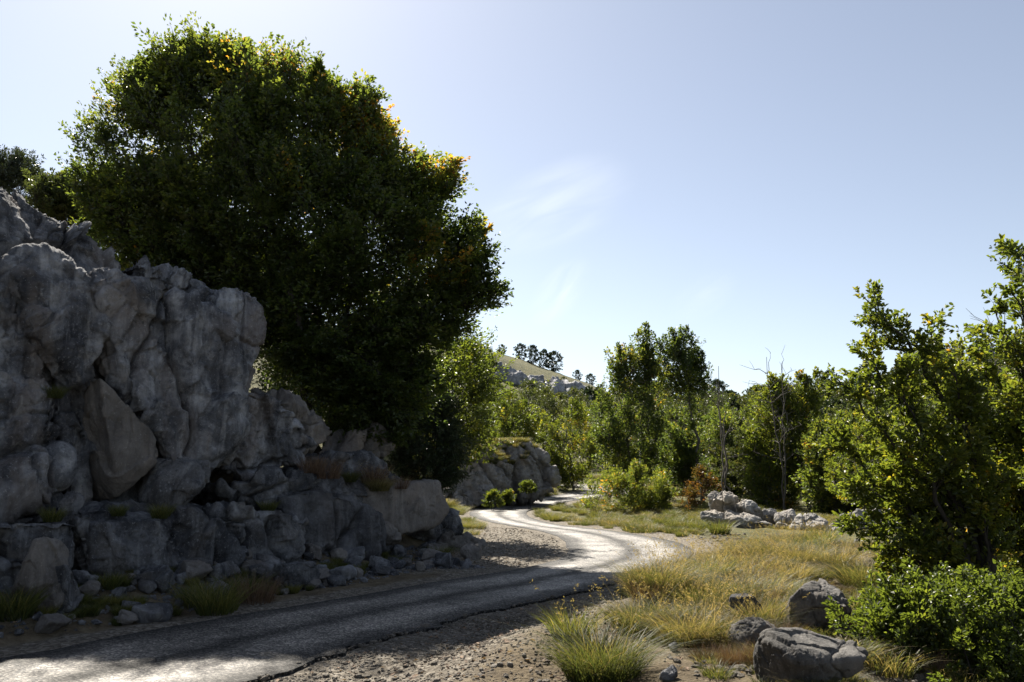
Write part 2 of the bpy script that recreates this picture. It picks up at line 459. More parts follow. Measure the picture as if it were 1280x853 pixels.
s_b, H_b = bank(xs, ys)
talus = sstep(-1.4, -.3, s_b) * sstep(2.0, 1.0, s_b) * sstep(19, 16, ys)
g_at = np.clip(np.maximum.reduce([grav * .7, inner * 1.0, gr_near * 1.0, talus * .2]) + .25 * nz, 0, 1)  # low talus gravel paints the cliff-foot shade as dark soil
l_at = np.clip(sstep(12, 30, ys) * .8 + .35 * nz + .25 * sstep(2, 5, rd) * (side > 0), 0, 1)
g_at = np.maximum(g_at, (.55 + .5 * nz) * sstep(1.4, 2.4, xs) * sstep(12.5, 10.5, ys))
g_at = np.clip(np.where(ys > 75, 0, g_at), 0, 1)
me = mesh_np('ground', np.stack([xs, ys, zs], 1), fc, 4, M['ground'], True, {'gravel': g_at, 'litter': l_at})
tag(link('ground', me), kind='structure')

# asphalt slab with a broken right edge
def build_road():
    nc = 26
    n = len(RL)
    t = np.linspace(0, 1, nc)
    q = np.stack([RR_[:, 0], RR_[:, 1], 0 * RR_[:, 0]], 1)
    jag = (.22 * fbm(q * 1.1, 3, 31) + .13 * fbm(q * 4.2, 3, 32)) * sstep(19, 15, RR_[:, 1]) + .05 * fbm(q * 2.5, 3, 33)
    ql = np.stack([RL[:, 0], RL[:, 1], 0 * RL[:, 0]], 1)
    jl = .07 * fbm(ql * 1.6, 3, 35)
    ax = (RR_ - RL) / np.linalg.norm(RR_ - RL, axis=1)[:, None]
    Rj = RR_ + ax * jag[:, None]; Lj = RL - ax * jl[:, None]
    V = Lj[:, None] * (1 - t[None, :, None]) + Rj[:, None] * t[None, :, None]
    V = V.reshape(-1, 2)
    z = hb(V[:, 1]) + .012 + .023 * sstep(20, 14, V[:, 1]) + .012 * sstep(40, 20, V[:, 1]) * fbm(np.stack([V[:, 0], V[:, 1], 0 * V[:, 0]], 1) * .8, 3, 41)
    U = np.tile(t, n); Vv = np.repeat(np.arange(n) * .5, nc)
    V3 = np.column_stack([V, z])
    i = (np.arange(n - 1)[:, None] * nc + np.arange(nc - 1)[None]).ravel()
    f = [np.stack([i, i + 1, i + nc + 1, i + nc], 1)]
    base = len(V3)
    # skirts
    le = np.arange(n) * nc; re = le + nc - 1
    lo = V3[le].copy(); lo[:, 2] -= .14; lo[:, :2] -= ax * .03
    ro = V3[re].copy(); ro[:, 2] -= .14; ro[:, :2] += ax * .015
    V3 = np.vstack([V3, lo, ro]); U = np.concatenate([U, 0 * np.arange(n), 0 * np.arange(n) + 1]); Vv = np.concatenate([Vv, np.arange(n) * .5, np.arange(n) * .5])
    k = np.arange(n - 1)
    f.append(np.stack([base + k, le[:-1], le[1:], base + k + 1], 1))
    f.append(np.stack([re[:-1], base + n + k, base + n + k + 1, re[1:]], 1))
    f = np.vstack(f)
    return V3, f, np.column_stack([U, Vv])
V3, f, uvr = build_road()
me = mesh_np('road', V3, f, 4, M['road'], False, uv=uvr)
tag(link('road', me), kind='structure')

# ------------------------------------------------------------------ rocks
def cubesphere(n):
    t = np.tan(np.linspace(-math.pi / 4, math.pi / 4, n + 1))
    A, B = np.meshgrid(t, t); o = np.ones_like(A)
    Vs, Fs = [], []
    for k, (p, q, r) in enumerate([(o, A, B), (-o, -A, B), (-A, o, B), (A, -o, B), (-B, A, o), (B, A, -o)]):
        Vs.append(np.stack([p, q, r], -1).reshape(-1, 3))
        i = (np.arange(n)[:, None] * (n + 1) + np.arange(n)[None]).ravel() + k * (n + 1) ** 2
        Fs.append(np.stack([i, i + 1, i + n + 2, i + n + 1], 1))
    V = np.vstack(Vs); Fc = np.vstack(Fs)
    key = np.round(V, 5); _, first, inv = np.unique(key, axis=0, return_index=True, return_inverse=True)
    V = V[first]; Fc = inv.ravel()[Fc]
    return V, Fc
_CS = {}
def cs(n):
    if n not in _CS: _CS[n] = cubesphere(n)
    return _CS[n]

def convex(center, ext, normals, dists, n, k=9, axes=np.eye(3)):
    """smooth convex polytope around center; ext stretches the sampling; axes rows are its local frame"""
    V, Fc = cs(n)
    d = nrm(V * np.asarray(ext)[None]) @ axes
    acc = np.zeros(len(d))
    for nn, dd in zip(normals, dists):
        acc += np.clip(d @ nn, 0, None) ** k / dd ** k
    r = np.maximum(acc, 1e-9) ** (-1.0 / k)
    return center + d * r[:, None], Fc, d

def vnormals(V, Fc):
    a = V[Fc[:, 2]] - V[Fc[:, 0]]; b = V[Fc[:, 3]] - V[Fc[:, 1]]
    fn = np.cross(a, b); Nn = np.zeros_like(V)
    for j in range(4): np.add.at(Nn, Fc[:, j], fn)
    return nrm(Nn)

def weather(V, Fc, amp=1.0, scale=1.0, seed=0, vert=.45, crack=1.0):
    """limestone relief: joints, steps, flutes, pits"""
    Nn = vnormals(V, Fc)
    p = np.stack([V @ np.array([.6, .8, 0]), V @ np.array([.8, -.6, 0]), V[:, 2]], 1) / scale
    w = np.stack([fbm(p * .7, 4, seed + 50), fbm(p * .7, 4, seed + 60), fbm(p * .7, 4, seed + 70)], 1)
    pw = p + .26 * w
    f1, f2, cid = voro(pw * np.array([.5, .5, .5 * vert]), seed)
    e = f2 - f1
    d = .36 * (cid - .5) - .30 * crack * np.exp(-(e / .022)) - .06 * np.exp(-(e / .10))
    f1, f2, c2 = voro(pw * np.array([1.7, 1.7, 1.7 * max(vert, .6)]) + 5, seed + 9)
    e2 = f2 - f1
    gate = sstep(-.1, .25, fbm(p * .6, 2, seed + 15))
    d += gate * (.11 * (c2 - .5) - .08 * crack * np.exp(-(e2 / .035)))
    # thin wandering cracks
    n1 = vnoise(pw * np.array([.9, .9, .55]), seed + 21)
    d -= .12 * crack * np.exp(-np.abs(n1) / .018) * sstep(-.1, .3, fbm(p * .5, 2, seed + 25))
    d += .09 * fbm(p * np.array([1.0, 1.0, .6]), 4, seed + 3)
    # solution flutes running down
    fl = ridged(p * np.array([2.4, 2.4, .42]) + .35 * w, 5, seed + 5)
    d += .13 * (fl - .5) * (.35 + sstep(-.2, .3, fbm(p * .45, 2, seed + 33)))
    st = fbm(p * np.array([1.6, 1.6, 3.2]), 4, seed + 13); d += .06 * (np.round(st * 5) / 5 + .3 * st)
    pf = p + .18 * w
    _, _, c3, t3 = voro(pf * np.array([1.5, 1.5, .9]) + 3, seed + 41, True)
    d += .46 * t3 + .06 * (c3 - .5)
    _, _, c4, t4 = voro(pf * np.array([4.2, 4.2, 2.6]) + 9, seed + 43, True)
    d += (.12 * t4 + .026 * (c4 - .5)) * (.4 + sstep(-.2, .3, fbm(p * .8, 2, seed + 44)))
    d += .045 * fbm(p * 5, 4, seed + 7, .62)
    d += .020 * fbm(p * 17, 3, seed + 8, .65)
    return V + Nn * (d * amp * scale)[:, None]

def rock_obj(name, V, Fc, mat, parent=None):
    if parent is not None: V = V - np.array(parent.location)[None]
    return link(name, mesh_np(name, V, Fc, 4, mat, True), parent)

FN = nrm(np.array([.80, -.60, .0]))       # the way the cliff faces
DL_X = np.array([-300, -100, 0, 150, 300, 400, 480, 540, 620]); DL_Y = np.array([8.6, 10.2, 11.1, 12.5, 14.7, 16.7, 18.9, 20.8, 24])
def dl(px): return float(np.interp(px, DL_X, DL_Y))

def block(poly, off, thick, mat, parent, name, n=70, k=10, tilt=(0, 0), amp=1.0, scale=1.0, seed=0, fn=FN, dfun=dl, chamfer=4, vert=.30, crack=1.0, single=None):
    pts = np.array([P(x, y, dfun(x) + off) for x, y in poly])
    rs = np.random.default_rng(seed + 77); k = k * 1.9
    fn = nrm(np.array([fn[0] + tilt[0] * .6, fn[1] - tilt[0] * .8, fn[2] + tilt[1]]))
    c0 = pts.mean(0)
    pts = pts - ((pts - c0) @ fn)[:, None] * fn[None]          # flatten to the face plane
    c = c0 - fn * thick * .45
    side = nrm(np.cross(fn, np.array([0, 0, 1.]))); up = np.cross(side, fn)
    if up[2] < 0: up = -up
    normals, dists = [fn, -fn], [thick * .45, thick * .55]
    area = 0
    for i in range(len(pts)):
        a, b = pts[i], pts[(i + 1) % len(pts)]
        e = b - a
        if np.linalg.norm(e) < 1e-4: continue
        nn = nrm(np.cross(e, fn)); dd = (a - c0) @ nn
        if dd < 0: nn, dd = -nn, -dd
        normals.append(nn); dists.append(max(dd, .05))
    hx = np.abs((pts - c0) @ side).max(); hz = np.abs((pts - c0) @ up).max()
    for j in range(chamfer):
        a = rs.uniform(0, 6.28); t = rs.uniform(.25, .8)
        nn = nrm(fn + t * (math.cos(a) * side + math.sin(a) * up))
        reach = thick * .45 * (nn @ fn) + .55 * (abs(nn @ side) * hx + abs(nn @ up) * hz)
        normals.append(nn); dists.append(reach)
    V, Fc, _ = convex(c, (hx, thick * .5, hz), normals, dists, n, k, np.array([side, fn, up]))
    V = weather(V, Fc, amp, scale, seed, vert, crack)
    return rock_obj(name, V, Fc, mat, parent)

def boulder(loc, size, mat, name, seed, n=48, label=None, group=None, rz=0.0, sink=.22, facets=11, k=20, amp=.40, parent=None, tilt=0):
    rs = np.random.default_rng(seed)
    normals = nrm(rs.normal(size=(facets, 3))); dists = rs.uniform(.62, 1.0, facets)
    normals = np.vstack([normals, np.eye(3), -np.eye(3)]); dists = np.concatenate([dists, np.full(6, 1.0)])
    V, Fc, _ = convex(np.zeros(3), (1, 1, 1), normals, dists, n, k)
    V = V * np.array(size)[None]
    ct, st = math.cos(tilt), math.sin(tilt)
    V = np.stack([V[:, 0] * ct + V[:, 2] * st, V[:, 1], -V[:, 0] * st + V[:, 2] * ct], 1)
    c, s = math.cos(rz), math.sin(rz)
    V = np.stack([V[:, 0] * c - V[:, 1] * s, V[:, 0] * s + V[:, 1] * c, V[:, 2]], 1)
    sc = max(size)
    V = weather(V + 50 + seed * 3.1, Fc, amp, sc * .7, seed, .8, .6) - 50 - seed * 3.1
    V[:, 2] -= V[:, 2].min() + sink * size[2]
    me = mesh_np(name, V, Fc, 4, mat, True)
    o = link(name, me, None, loc)
    if label: tag(o, label, 'rock', group)
    return o

cliff = empty('rock_cliff', P(120, 760, 12.5), 'tall grey limestone cliff of fluted buttresses and ledges left of the road', 'cliff')
U = 1.15
# upper wall
block([(-260, 320), (-200, 200), (-4, 204), (16, 222), (52, 300), (40, 330), (-40, 360), (-260, 380)], U + 1.0, 3.0, M['cliff'], cliff, 'rock_crest', 80, 12, (0, .25), seed=1)
block([(6, 222), (60, 240), (98, 276), (150, 308), (165, 325), (130, 400), (60, 380), (10, 330)], U + 2.0, 2.6, M['cliff'], cliff, 'rock_crest', 80, 12, (0, .5), seed=2)
block([(24, 330), (46, 308), (88, 316), (116, 356), (128, 436), (124, 470), (95, 478), (60, 430), (38, 380)], U + .05, 1.8, M['cliff'], cliff, 'rock_shoulder', 90, 12, (0, .3), seed=3)
block([(119, 360), (127, 331), (156, 322), (185, 335), (236, 369), (279, 392), (297, 440), (301, 560), (288, 618), (245, 622), (207, 585), (165, 480), (139, 430)], U - .35, 3.2, M['cliff'], cliff, 'rock_buttress', 130, 13, (.15, .12), seed=4, amp=.75)
block([(268, 385), (275, 362), (293, 354), (322, 365), (336, 390), (331, 405), (344, 452), (354, 486), (318, 520), (292, 480)], U + .25, 2.6, M['cliff'], cliff, 'rock_knob', 80, 12, (.1, .05), seed=5)
block([(286, 488), (322, 482), (346, 496), (380, 528), (402, 556), (366, 592), (312, 606), (290, 600)], U + .15, 2.4, M['cliff'], cliff, 'rock_wall', 90, 12, (.1, -.15), seed=6, amp=.8)
block([(350, 500), (385, 508), (412, 540), (400, 566), (372, 566), (352, 540)], U + .55, 1.6, M['slab'], cliff, 'rock_overhang', 50, 6, (.1, -.25), seed=16)
block([(126, 448), (141, 432), (156, 440), (186, 537), (205, 560), (184, 592), (158, 622), (146, 590), (130, 500)], U - .28, 1.5, M['slab'], cliff, 'rock_slab', 80, 14, (.05, .08), seed=7, amp=.35, chamfer=1, crack=.6)
block([(-300, 330), (-60, 318), (2, 316), (30, 345), (52, 420), (70, 480), (74, 600), (60, 652), (-300, 660)], U + .1, 3.0, M['cliff'], cliff, 'rock_buttress', 120, 12, (0, .18), seed=8)
block([(48, 400), (75, 392), (100, 402), (128, 455), (134, 520), (150, 590), (152, 645), (62, 648), (66, 500)], U + .25, 2.2, M['cliff'], cliff, 'rock_wall', 90, 12, (.05, .1), seed=9)
block([(60, 560), (70, 590), (68, 640), (35, 640), (40, 585)], U - .35, .9, M['cliff'], cliff, 'rock_flake', 40, 9, (0, .1), seed=19)
block([(-200, 420), (30, 410), (140, 460), (300, 520), (310, 660), (-200, 680)], U + .55, 2.0, M['ledge'], cliff, 'rock_wall', 60, 10, seed=20)
# back knobs along the top
for j, (poly, o2) in enumerate([([(208, 345), (222, 337), (244, 342), (250, 362), (214, 362)], 1.1), ([(250, 366), (262, 360), (270, 372), (268, 384), (250, 380)], .9), ([(182, 325), (205, 330), (212, 350), (190, 350)], 1.3)]):
    block(poly, U + o2, 1.2, M['cliff'], cliff, 'rock_knob', 34, 7, seed=30 + j)
# lower ledge
LB = [([(-120, 650), (60, 645), (104, 648), (108, 690), (96, 765), (-120, 780)], -.15, 2.0, 'ledge', 'rock_ledge'),
      ([(98, 642), (160, 640), (206, 646), (226, 662), (222, 762), (150, 768), (118, 740), (104, 690)], -.25, 2.2, 'ledge', 'rock_ledge'),
      ([(200, 652), (244, 640), (294, 648), (298, 690), (288, 762), (214, 768), (206, 700)], -.3, 2.0, 'ledge', 'rock_ledge'),
      ([(288, 632), (300, 622), (340, 630), (386, 650), (390, 672), (374, 728), (306, 728), (290, 690)], -.45, 2.0, 'ledge', 'rock_ledge'),
      ([(372, 612), (400, 606), (430, 615), (474, 650), (478, 668), (464, 706), (420, 712), (388, 700)], -.3, 1.8, 'darkrock', 'rock_ledge'),
      ([(300, 604), (345, 590), (390, 592), (420, 612), (428, 650), (390, 662), (340, 640)], .75, 1.8, 'ledge', 'rock_shelf'),
      ([(-60, 625), (80, 632), (230, 628), (300, 622), (296, 660), (-60, 668)], .75, 1.6, 'ledge', 'rock_shelf'),
      ([(120, 660), (150, 662), (150, 730), (124, 728)], .0, .9, 'ledge', 'rock_block'),
      ([(150, 700), (172, 694), (190, 715), (176, 735), (150, 730)], -.1, .7, 'ledge', 'rock_block'),
      ([(408, 572), (440, 560), (480, 575), (500, 600), (470, 640), (420, 620)], 1.2, 1.6, 'ledge', 'rock_shelf'),
      ([(446, 540), (476, 536), (486, 556), (470, 572), (440, 566)], 2.4, 1.2, 'slab', 'rock_knob')]
for j, (poly, off, th, mt, nm) in enumerate(LB):
    block(poly, off, th, M[mt], cliff, nm, 66 if j < 6 else 46, 11, (.05, .12), seed=60 + j, scale=.8, amp=.9, vert=.8)

# the squared stone and the rocks of the bank beyond the cliff
o = None
def free_block(poly, off, thick, mat, name, label, seed, n=60, k=11, tilt=(0, 0), group=None, **kw):
    o = block(poly, off, thick, mat, None, name, n, k, tilt, seed=seed, **kw)
    c = np.array([v.co for v in o.data.vertices]); base = Vector((float(c[:, 0].mean()), float(c[:, 1].mean()), float(c[:, 2].min())))
    for v in o.data.vertices: v.co -= base
    o.location = base
    return tag(o, label, 'rock', group)
free_block([(446, 620), (462, 606), (538, 604), (545, 640), (534, 656), (492, 668), (462, 668)], -.3, 1.5, M['slab'], 'stone_block', 'squared grey stone block with flat sunlit top beside the road', 90, 60, 16, (.35, .10), amp=.45, chamfer=1, scale=.7, crack=.5)
free_block([(398, 606), (440, 592), (470, 606), (468, 626), (420, 622)], .5, 1.1, M['ledge'], 'jagged_rock', 'jagged low rock with sunlit rim just behind the squared block', 91, 50, 8, (.1, .5), scale=.6, vert=.9)
free_block([(540, 636), (566, 640), (578, 664), (556, 672), (540, 662)], .0, .9, M['ledge'], 'bank_rock', 'rough brown rock in the grassy bank right of the squared block', 92, 40, 8, (.1, .3), scale=.6)
free_block([(550, 668), (575, 662), (600, 676), (602, 694), (572, 702), (552, 690)], -.4, .9, M['slab'], 'bank_rock', 'low buff rock at the gravel edge of the first bend', 93, 40, 8, (.1, .4), scale=.5)

# outcrop with grass on top in the road's bend
oc = empty('grassy_outcrop', P(635, 632, 47), 'rough grey outcrop with dry grass on top, inside the far bend', 'outcrop')
FN2 = nrm(np.array([.35, -.93, .0]))
def d2(px): return float(np.interp(px, [560, 600, 690, 720], [43.5, 45.5, 49.5, 51]))
for j, (poly, off, th, tl) in enumerate([([(560, 612), (574, 576), (612, 556), (636, 580), (632, 634), (568, 640)], 0, 2.8, .22), ([(610, 580), (630, 556), (662, 552), (680, 574), (688, 606), (680, 622), (622, 634)], -.2, 2.8, .12),
                                         ([(560, 610), (575, 596), (590, 620), (586, 642), (560, 645)], -1.0, 3, .3), ([(648, 575), (668, 566), (684, 590), (688, 612), (656, 622)], -.5, 3, .3)]):
    block(poly, off, th, M['pale'], oc, 'rock_face', 80, 10, (0, tl), seed=110 + j, fn=FN2, dfun=d2, scale=1.4, vert=.9, amp=1.3, chamfer=5)

# pale boulders on the right
FN3 = nrm(np.array([-.25, -.95, .2]))
def d3(px): return float(np.interp(px, [860, 1000, 1120], [31, 28.6, 28]))
PB = [([(871, 636), (878, 622), (900, 622), (940, 634), (972, 656), (968, 664), (920, 664), (876, 650)], 0, 2.2, .75, 'long pale rock with ribbed sloping face, leftmost of the outcrop'),
      ([(882, 618), (890, 604), (902, 606), (914, 622), (905, 632), (884, 628)], .5, 1.0, .3, 'upright pale rock peaking at the left end of the outcrop'),
      ([(900, 612), (912, 606), (924, 620), (916, 628), (902, 626)], .9, .9, .3, 'small pale block leaning behind the peaked rock'),
      ([(918, 620), (940, 622), (954, 638), (940, 644), (920, 634)], .5, .9, .5, 'pale slab lying on the ribbed sloping rock'),
      ([(950, 634), (962, 629), (972, 634), (970, 648), (952, 648)], .9, .8, .3, 'rounded pale stone between the slab and the grey wedge'),
      ([(968, 640), (985, 632), (996, 634), (992, 656), (974, 656)], .6, 1.0, .4, 'grey wedge of rock in the middle of the outcrop'),
      ([(972, 650), (982, 646), (988, 656), (980, 662), (970, 660)], -.3, .6, .4, 'small tilted grey stone at the foot of the wedge'),
      ([(988, 666), (994, 626), (1008, 620), (1030, 634), (1038, 648), (1034, 670), (1000, 672)], -.3, 1.5, .5, 'pale rock with deep vertical ribs, right of the wedge'),
      ([(1018, 666), (1032, 636), (1060, 624), (1096, 626), (1124, 640), (1124, 668), (1040, 674)], -.4, 2.6, .45, 'broad smooth pale rock half hidden by the leafy branch')]
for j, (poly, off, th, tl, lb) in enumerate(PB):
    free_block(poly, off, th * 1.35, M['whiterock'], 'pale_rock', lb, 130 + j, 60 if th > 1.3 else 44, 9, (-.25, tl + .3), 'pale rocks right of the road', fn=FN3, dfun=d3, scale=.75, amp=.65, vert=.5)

def at_ground(px, py): return Vector(gpt(px, py))
def boul_px(px0, px1, pyt, pyb, mat, name, seed, label, depth=1.0, group=None, **kw):
    g = gpt((px0 + px1) / 2, pyb); d = g[1]
    w = (px1 - px0) / F * d / 2; h = (pyb - pyt) / F * d * kw.pop('hk', .5)
    return boulder(Vector((g[0], d + w * depth * .5, Z1(g[0], d + w * depth * .5))), (w, w * depth, h), mat, name, seed, label=label, group=group, **kw)
boul_px(945, 1085, 776, 862, M['boulder'], 'boulder', 205, 'large angular grey boulder with sunlit left shoulder, lowest in the frame', .8, n=90, rz=.3, facets=14, k=22, tilt=-.15, hk=.46, sink=.62)
boul_px(996, 1078, 722, 790, M['boulder'], 'boulder', 206, 'dark smooth boulder above the large angular one', .9, n=64, k=18, sink=.4)
boul_px(918, 985, 774, 812, M['boulder'], 'boulder', 207, 'low lumpy grey rock left of the large angular boulder', .8)
boul_px(912, 958, 745, 790, M['darkrock'], 'boulder', 208, 'dark rock buried in dry brush at the grass mound', .9)
boul_px(4, 64, 668, 762, M['slab'], 'boulder', 210, 'pale rounded boulder at the cliff foot, largest of the fallen ones', .8, n=56)
boul_px(52, 92, 706, 764, M['ledge'], 'boulder', 211, 'grey fallen boulder right of the pale rounded one', .8)
boul_px(50, 76, 728, 770, M['slab'], 'boulder', 212, 'small pale stone in front of the fallen boulders', .8)
o = boulder(Vector(P(214, 646, dl(214) + .75)), (.62, .5, .52), M['ledge'], 'boulder', 213, n=54, label='angular grey boulder perched on the ledge against the buttress', sink=.1)
o = boulder(Vector(P(91, 640, dl(91) + .5)), (.17, .15, .16), M['ledge'], 'boulder', 214, n=34, label='small pointed stone on the ledge below the cliff', sink=.1)
boul_px(352, 396, 704, 738, M['ledge'], 'boulder', 215, 'flat grey stone at the foot of the ledge near the road', .9)
boul_px(458, 500, 652, 690, M['slab'], 'boulder', 216, 'brownish stone below the squared block', .9)
boul_px(576, 600, 678, 700, M['slab'], 'boulder', 217, 'buff stone on the gravel by the first bend', .9)

# ------------------------------------------------------------------ stones (gravel and rubble)
def stone_cloud(pts, sizes, seed, nsub=2):
    """many little faceted stones in one mesh"""
    V, Fc = cs(2); V = nrm(V)
    rs = np.random.default_rng(seed); n = len(pts)
    A = nrm(rs.normal(size=(n, 7, 3))); D = rs.uniform(.45, .95, (n, 7))
    dots = np.clip(np.einsum('nkc,vc->nvk', A, V), 1e-6, None)
    r = np.minimum((D[:, None, :] / dots).min(2), 1.15)
    W = V[None] * r[..., None] * (sizes[:, None, None] * rs.uniform(.55, 1.1, (n, 1, 3)))
    ang = rs.uniform(0, 6.28, n); c, s = np.cos(ang)[:, None], np.sin(ang)[:, None]
    W = np.stack([W[..., 0] * c - W[..., 1] * s, W[..., 0] * s + W[..., 1] * c, W[..., 2] * .75], -1)
    W = W + pts[:, None]
    FF = Fc[None] + (np.arange(n) * len(V))[:, None, None]
    return W.reshape(-1, 3), FF.reshape(-1, 4)

def scatter(n, poly, seed, dens_by=None, gate=None):
    """ground points over a world-space polygon"""
    rs = np.random.default_rng(seed); poly = np.array(poly, float)
    lo, hi = poly.min(0), poly.max(0); out = []
    tot = 0
    while tot < n:
        p = rs.uniform(lo, hi, (n * 2, 2)); p = p[inpoly(p, poly)]
        d, _ = road_dist(p[:, 0], p[:, 1]); p = p[d > .06]
        if gate is not None: p = p[gate(p)]
        out.append(p); tot += len(p)
        if len(p) == 0: break
    p = np.vstack(out)[:n]
    return np.column_stack([p, terrain(p[:, 0], p[:, 1])])

def inpoly(p, poly):
    x, y = p[:, 0], p[:, 1]; r = np.zeros(len(p), bool); j = len(poly) - 1
    for i in range(len(poly)):
        xi, yi = poly[i]; xj, yj = poly[j]
        c = ((yi > y) != (yj > y)) & (x < (xj - xi) * (y - yi) / (yj - yi + 1e-12) + xi)
        r ^= c; j = i
    return r
TAL = [(-8.2, 7.0), (-4.9, 11.5), (-3.2, 14.3), (-1.8, 16.8), (-.5, 17.2), (-2.2, 20.5), (-3.6, 18.6), (-5.0, 14.4), (-6.6, 11.4), (-9.5, 7.5)]
VERG = [(-3.0, 6.5), (-1.4, 10.2), (.6, 13.0), (1.8, 14.2), (1.9, 12.5), (1.2, 10), (.9, 6.5)]
INNER = [(-1.8, 16.2), (.3, 17.6), (1.2, 20), (1.4, 25), (.3, 29.0), (-.9, 30), (-1.7, 24), (-2.2, 20)]
RSIDE = [(1.2, 6.6), (2.0, 11), (3.6, 15), (5.5, 20), (5.6, 26), (9, 27), (9, 18), (7, 11), (4.6, 6.6)]
clump = lambda sd, th: (lambda p: fbm(np.column_stack([p, 0 * p[:, 0]]) * .9, 3, sd) > th)
parts = []
for n, poly, lo, hi, sd, gt in [(6500, VERG, .008, .028, 302, None), (500, VERG, .02, .055, 303, clump(5, .1)), (3200, INNER, .012, .035, 304, None), (3600, RSIDE, .012, .06, 305, clump(8, 0.0)), (1600, [(1.6, 6.6), (2.4, 10), (4.4, 12), (5, 9), (4, 6.6)], .012, .07, 306, None)]:
    p = scatter(n, poly, sd, gate=gt); rs = np.random.default_rng(sd)
    sz = lo * (hi / lo) ** (rs.uniform(0, 1, len(p)) ** 2.2)
    p[:, 2] += sz * .15
    parts.append(stone_cloud(p, sz, sd))
off = 0; VV, FF = [], []
for v, f_ in parts:
    VV.append(v); FF.append(f_ + off); off += len(v)
p = scatter(3600, TAL, 301); rs = np.random.default_rng(301)
sz = .014 * (.095 / .014) ** (rs.uniform(0, 1, len(p)) ** 2.0); p[:, 2] += sz * .15
v, f_ = stone_cloud(p, sz, 301)
tag(link('rubble', mesh_np('rubble', v, f_, 4, M['ledge'], False)), 'broken grey rubble strewn along the cliff foot', 'rubble', kind='stuff')  # darker stone colour stands in for shade on the cliff-foot strip
p = RR_[(RR_[:, 1] > 6) & (RR_[:, 1] < 18)]; p = np.repeat(p, 16, 0); rs = np.random.default_rng(333); p = p + rs.normal(size=p.shape) * np.array([.22, .22]) + np.array([.12, -.05])
d_, _ = road_dist(p[:, 0], p[:, 1]); p = p[d_ > -.12]; p3 = np.column_stack([p, np.maximum(terrain(p[:, 0], p[:, 1]), np.where(road_dist(p[:, 0], p[:, 1])[0] < .02, .035, -1))])
sz = .008 * (.05 / .008) ** (rs.uniform(0, 1, len(p)) ** 2.2); v, f_ = stone_cloud(p3, sz, 334); VV.append(v); FF.append(f_ + off)
me = mesh_np('gravel', np.vstack(VV), np.vstack(FF), 4, M['grit'], False)
tag(link('gravel', me), 'loose pale limestone gravel and chips along the road verges', 'gravel', kind='stuff')
lp = np.vstack([scatter(500, VERG, 341), scatter(700, RSIDE, 342), scatter(500, TAL, 343), scatter(300, INNER, 344)]); rs = np.random.default_rng(345)
lp[:, 2] += .012; n_ = len(lp); a_ = rs.uniform(0, 6.28, n_); e1 = np.column_stack([np.cos(a_), np.sin(a_), rs.normal(size=n_) * .3]); e2 = np.column_stack([-np.sin(a_), np.cos(a_), rs.normal(size=n_) * .3]); z_ = rs.uniform(.018, .04, n_)[:, None]
lv = np.stack([lp - e1 * z_, lp + e2 * z_ * .5 + [0, 0, .006], lp + e1 * z_, lp - e2 * z_ * .5 + [0, 0, .006]], 1).reshape(-1, 3)
tag(link('leaf_litter', mesh_np('leaf_litter', lv, np.arange(n_ * 4).reshape(-1, 4), 4, M['twig'], False, {'tint': np.repeat(rs.uniform(0, 1, n_), 4)})), 'dry brown fallen leaves scattered over the verges', 'leaves', kind='stuff')
# countable fallen stones
protos = [cs(5) for _ in range(1)]
stone_me = []
for j in range(5):
    o_ = boulder(Vector((0, 0, 0)), (1, .8, .65), M['slab'] if j % 2 else M['ledge'], 'fallen_stone', 400 + j, n=14)
    stone_me.append(o_.data); bpy.data.objects.remove(o_)
def stones(n, poly, lo, hi, sd, label, group):
    p = scatter(n, poly, sd); rs = np.random.default_rng(sd)
    for j in range(len(p)):
        o = link('fallen_stone', stone_me[j % 5], None, Vector(p[j])); s = lo * (hi / lo) ** rs.uniform()
        o.scale = (s, s, s); o.rotation_euler = (rs.uniform(-.3, .3), rs.uniform(-.3, .3), rs.uniform(0, 6.28)); tag(o, label, 'stone', group)
stones(150, TAL, .06, .30, 321, 'fallen grey stone in the rubble strip at the cliff foot', 'fallen stones at the cliff foot')
stones(40, RSIDE, .04, .085, 322, 'loose grey stone among dry grass right of the road', 'loose stones right of the road')

# ------------------------------------------------------------------ trees
def tubes(lines, sides=5):
    VV, FF = [], []; off = 0
    for pts, rad in lines:
        pts = np.asarray(pts, float); n = len(pts)
        T = nrm(np.gradient(pts, axis=0))
        ref = np.where(np.abs(T[:, 2:3]) > .9, np.array([[1., 0, 0]]), np.array([[0, 0, 1.]]))
        A = nrm(np.cross(T, ref)); B = np.cross(T, A)
        a = np.arange(sides) / sides * 2 * math.pi
        ring = pts[:, None] + np.asarray(rad)[:, None, None] * (np.cos(a)[None, :, None] * A[:, None] + np.sin(a)[None, :, None] * B[:, None])
        VV.append(ring.reshape(-1, 3))
        i = np.arange(n - 1)[:, None] * sides; j = np.arange(sides)[None]; k = (j + 1) % sides
        FF.append(np.stack([i + j, i + k, i + sides + k, i + sides + j], -1).reshape(-1, 4) + off); off += n * sides
    return np.vstack(VV), np.vstack(FF)

def curve(a, b, up, n=6, wob=.06, rs=RNG):
    """bent line from a to b, starting more upright"""
    a, b = np.asarray(a, float), np.asarray(b, float)
    L = np.linalg.norm(b - a); m = a + (b - a) * .45 + np.array([0, 0, up * L])
    t = np.linspace(0, 1, n)[:, None]
    c = (1 - t) ** 2 * a + 2 * t * (1 - t) * m + t * t * b
    c[1:-1] += rs.normal(size=(n - 2, 3)) * wob * L * .3
    return c

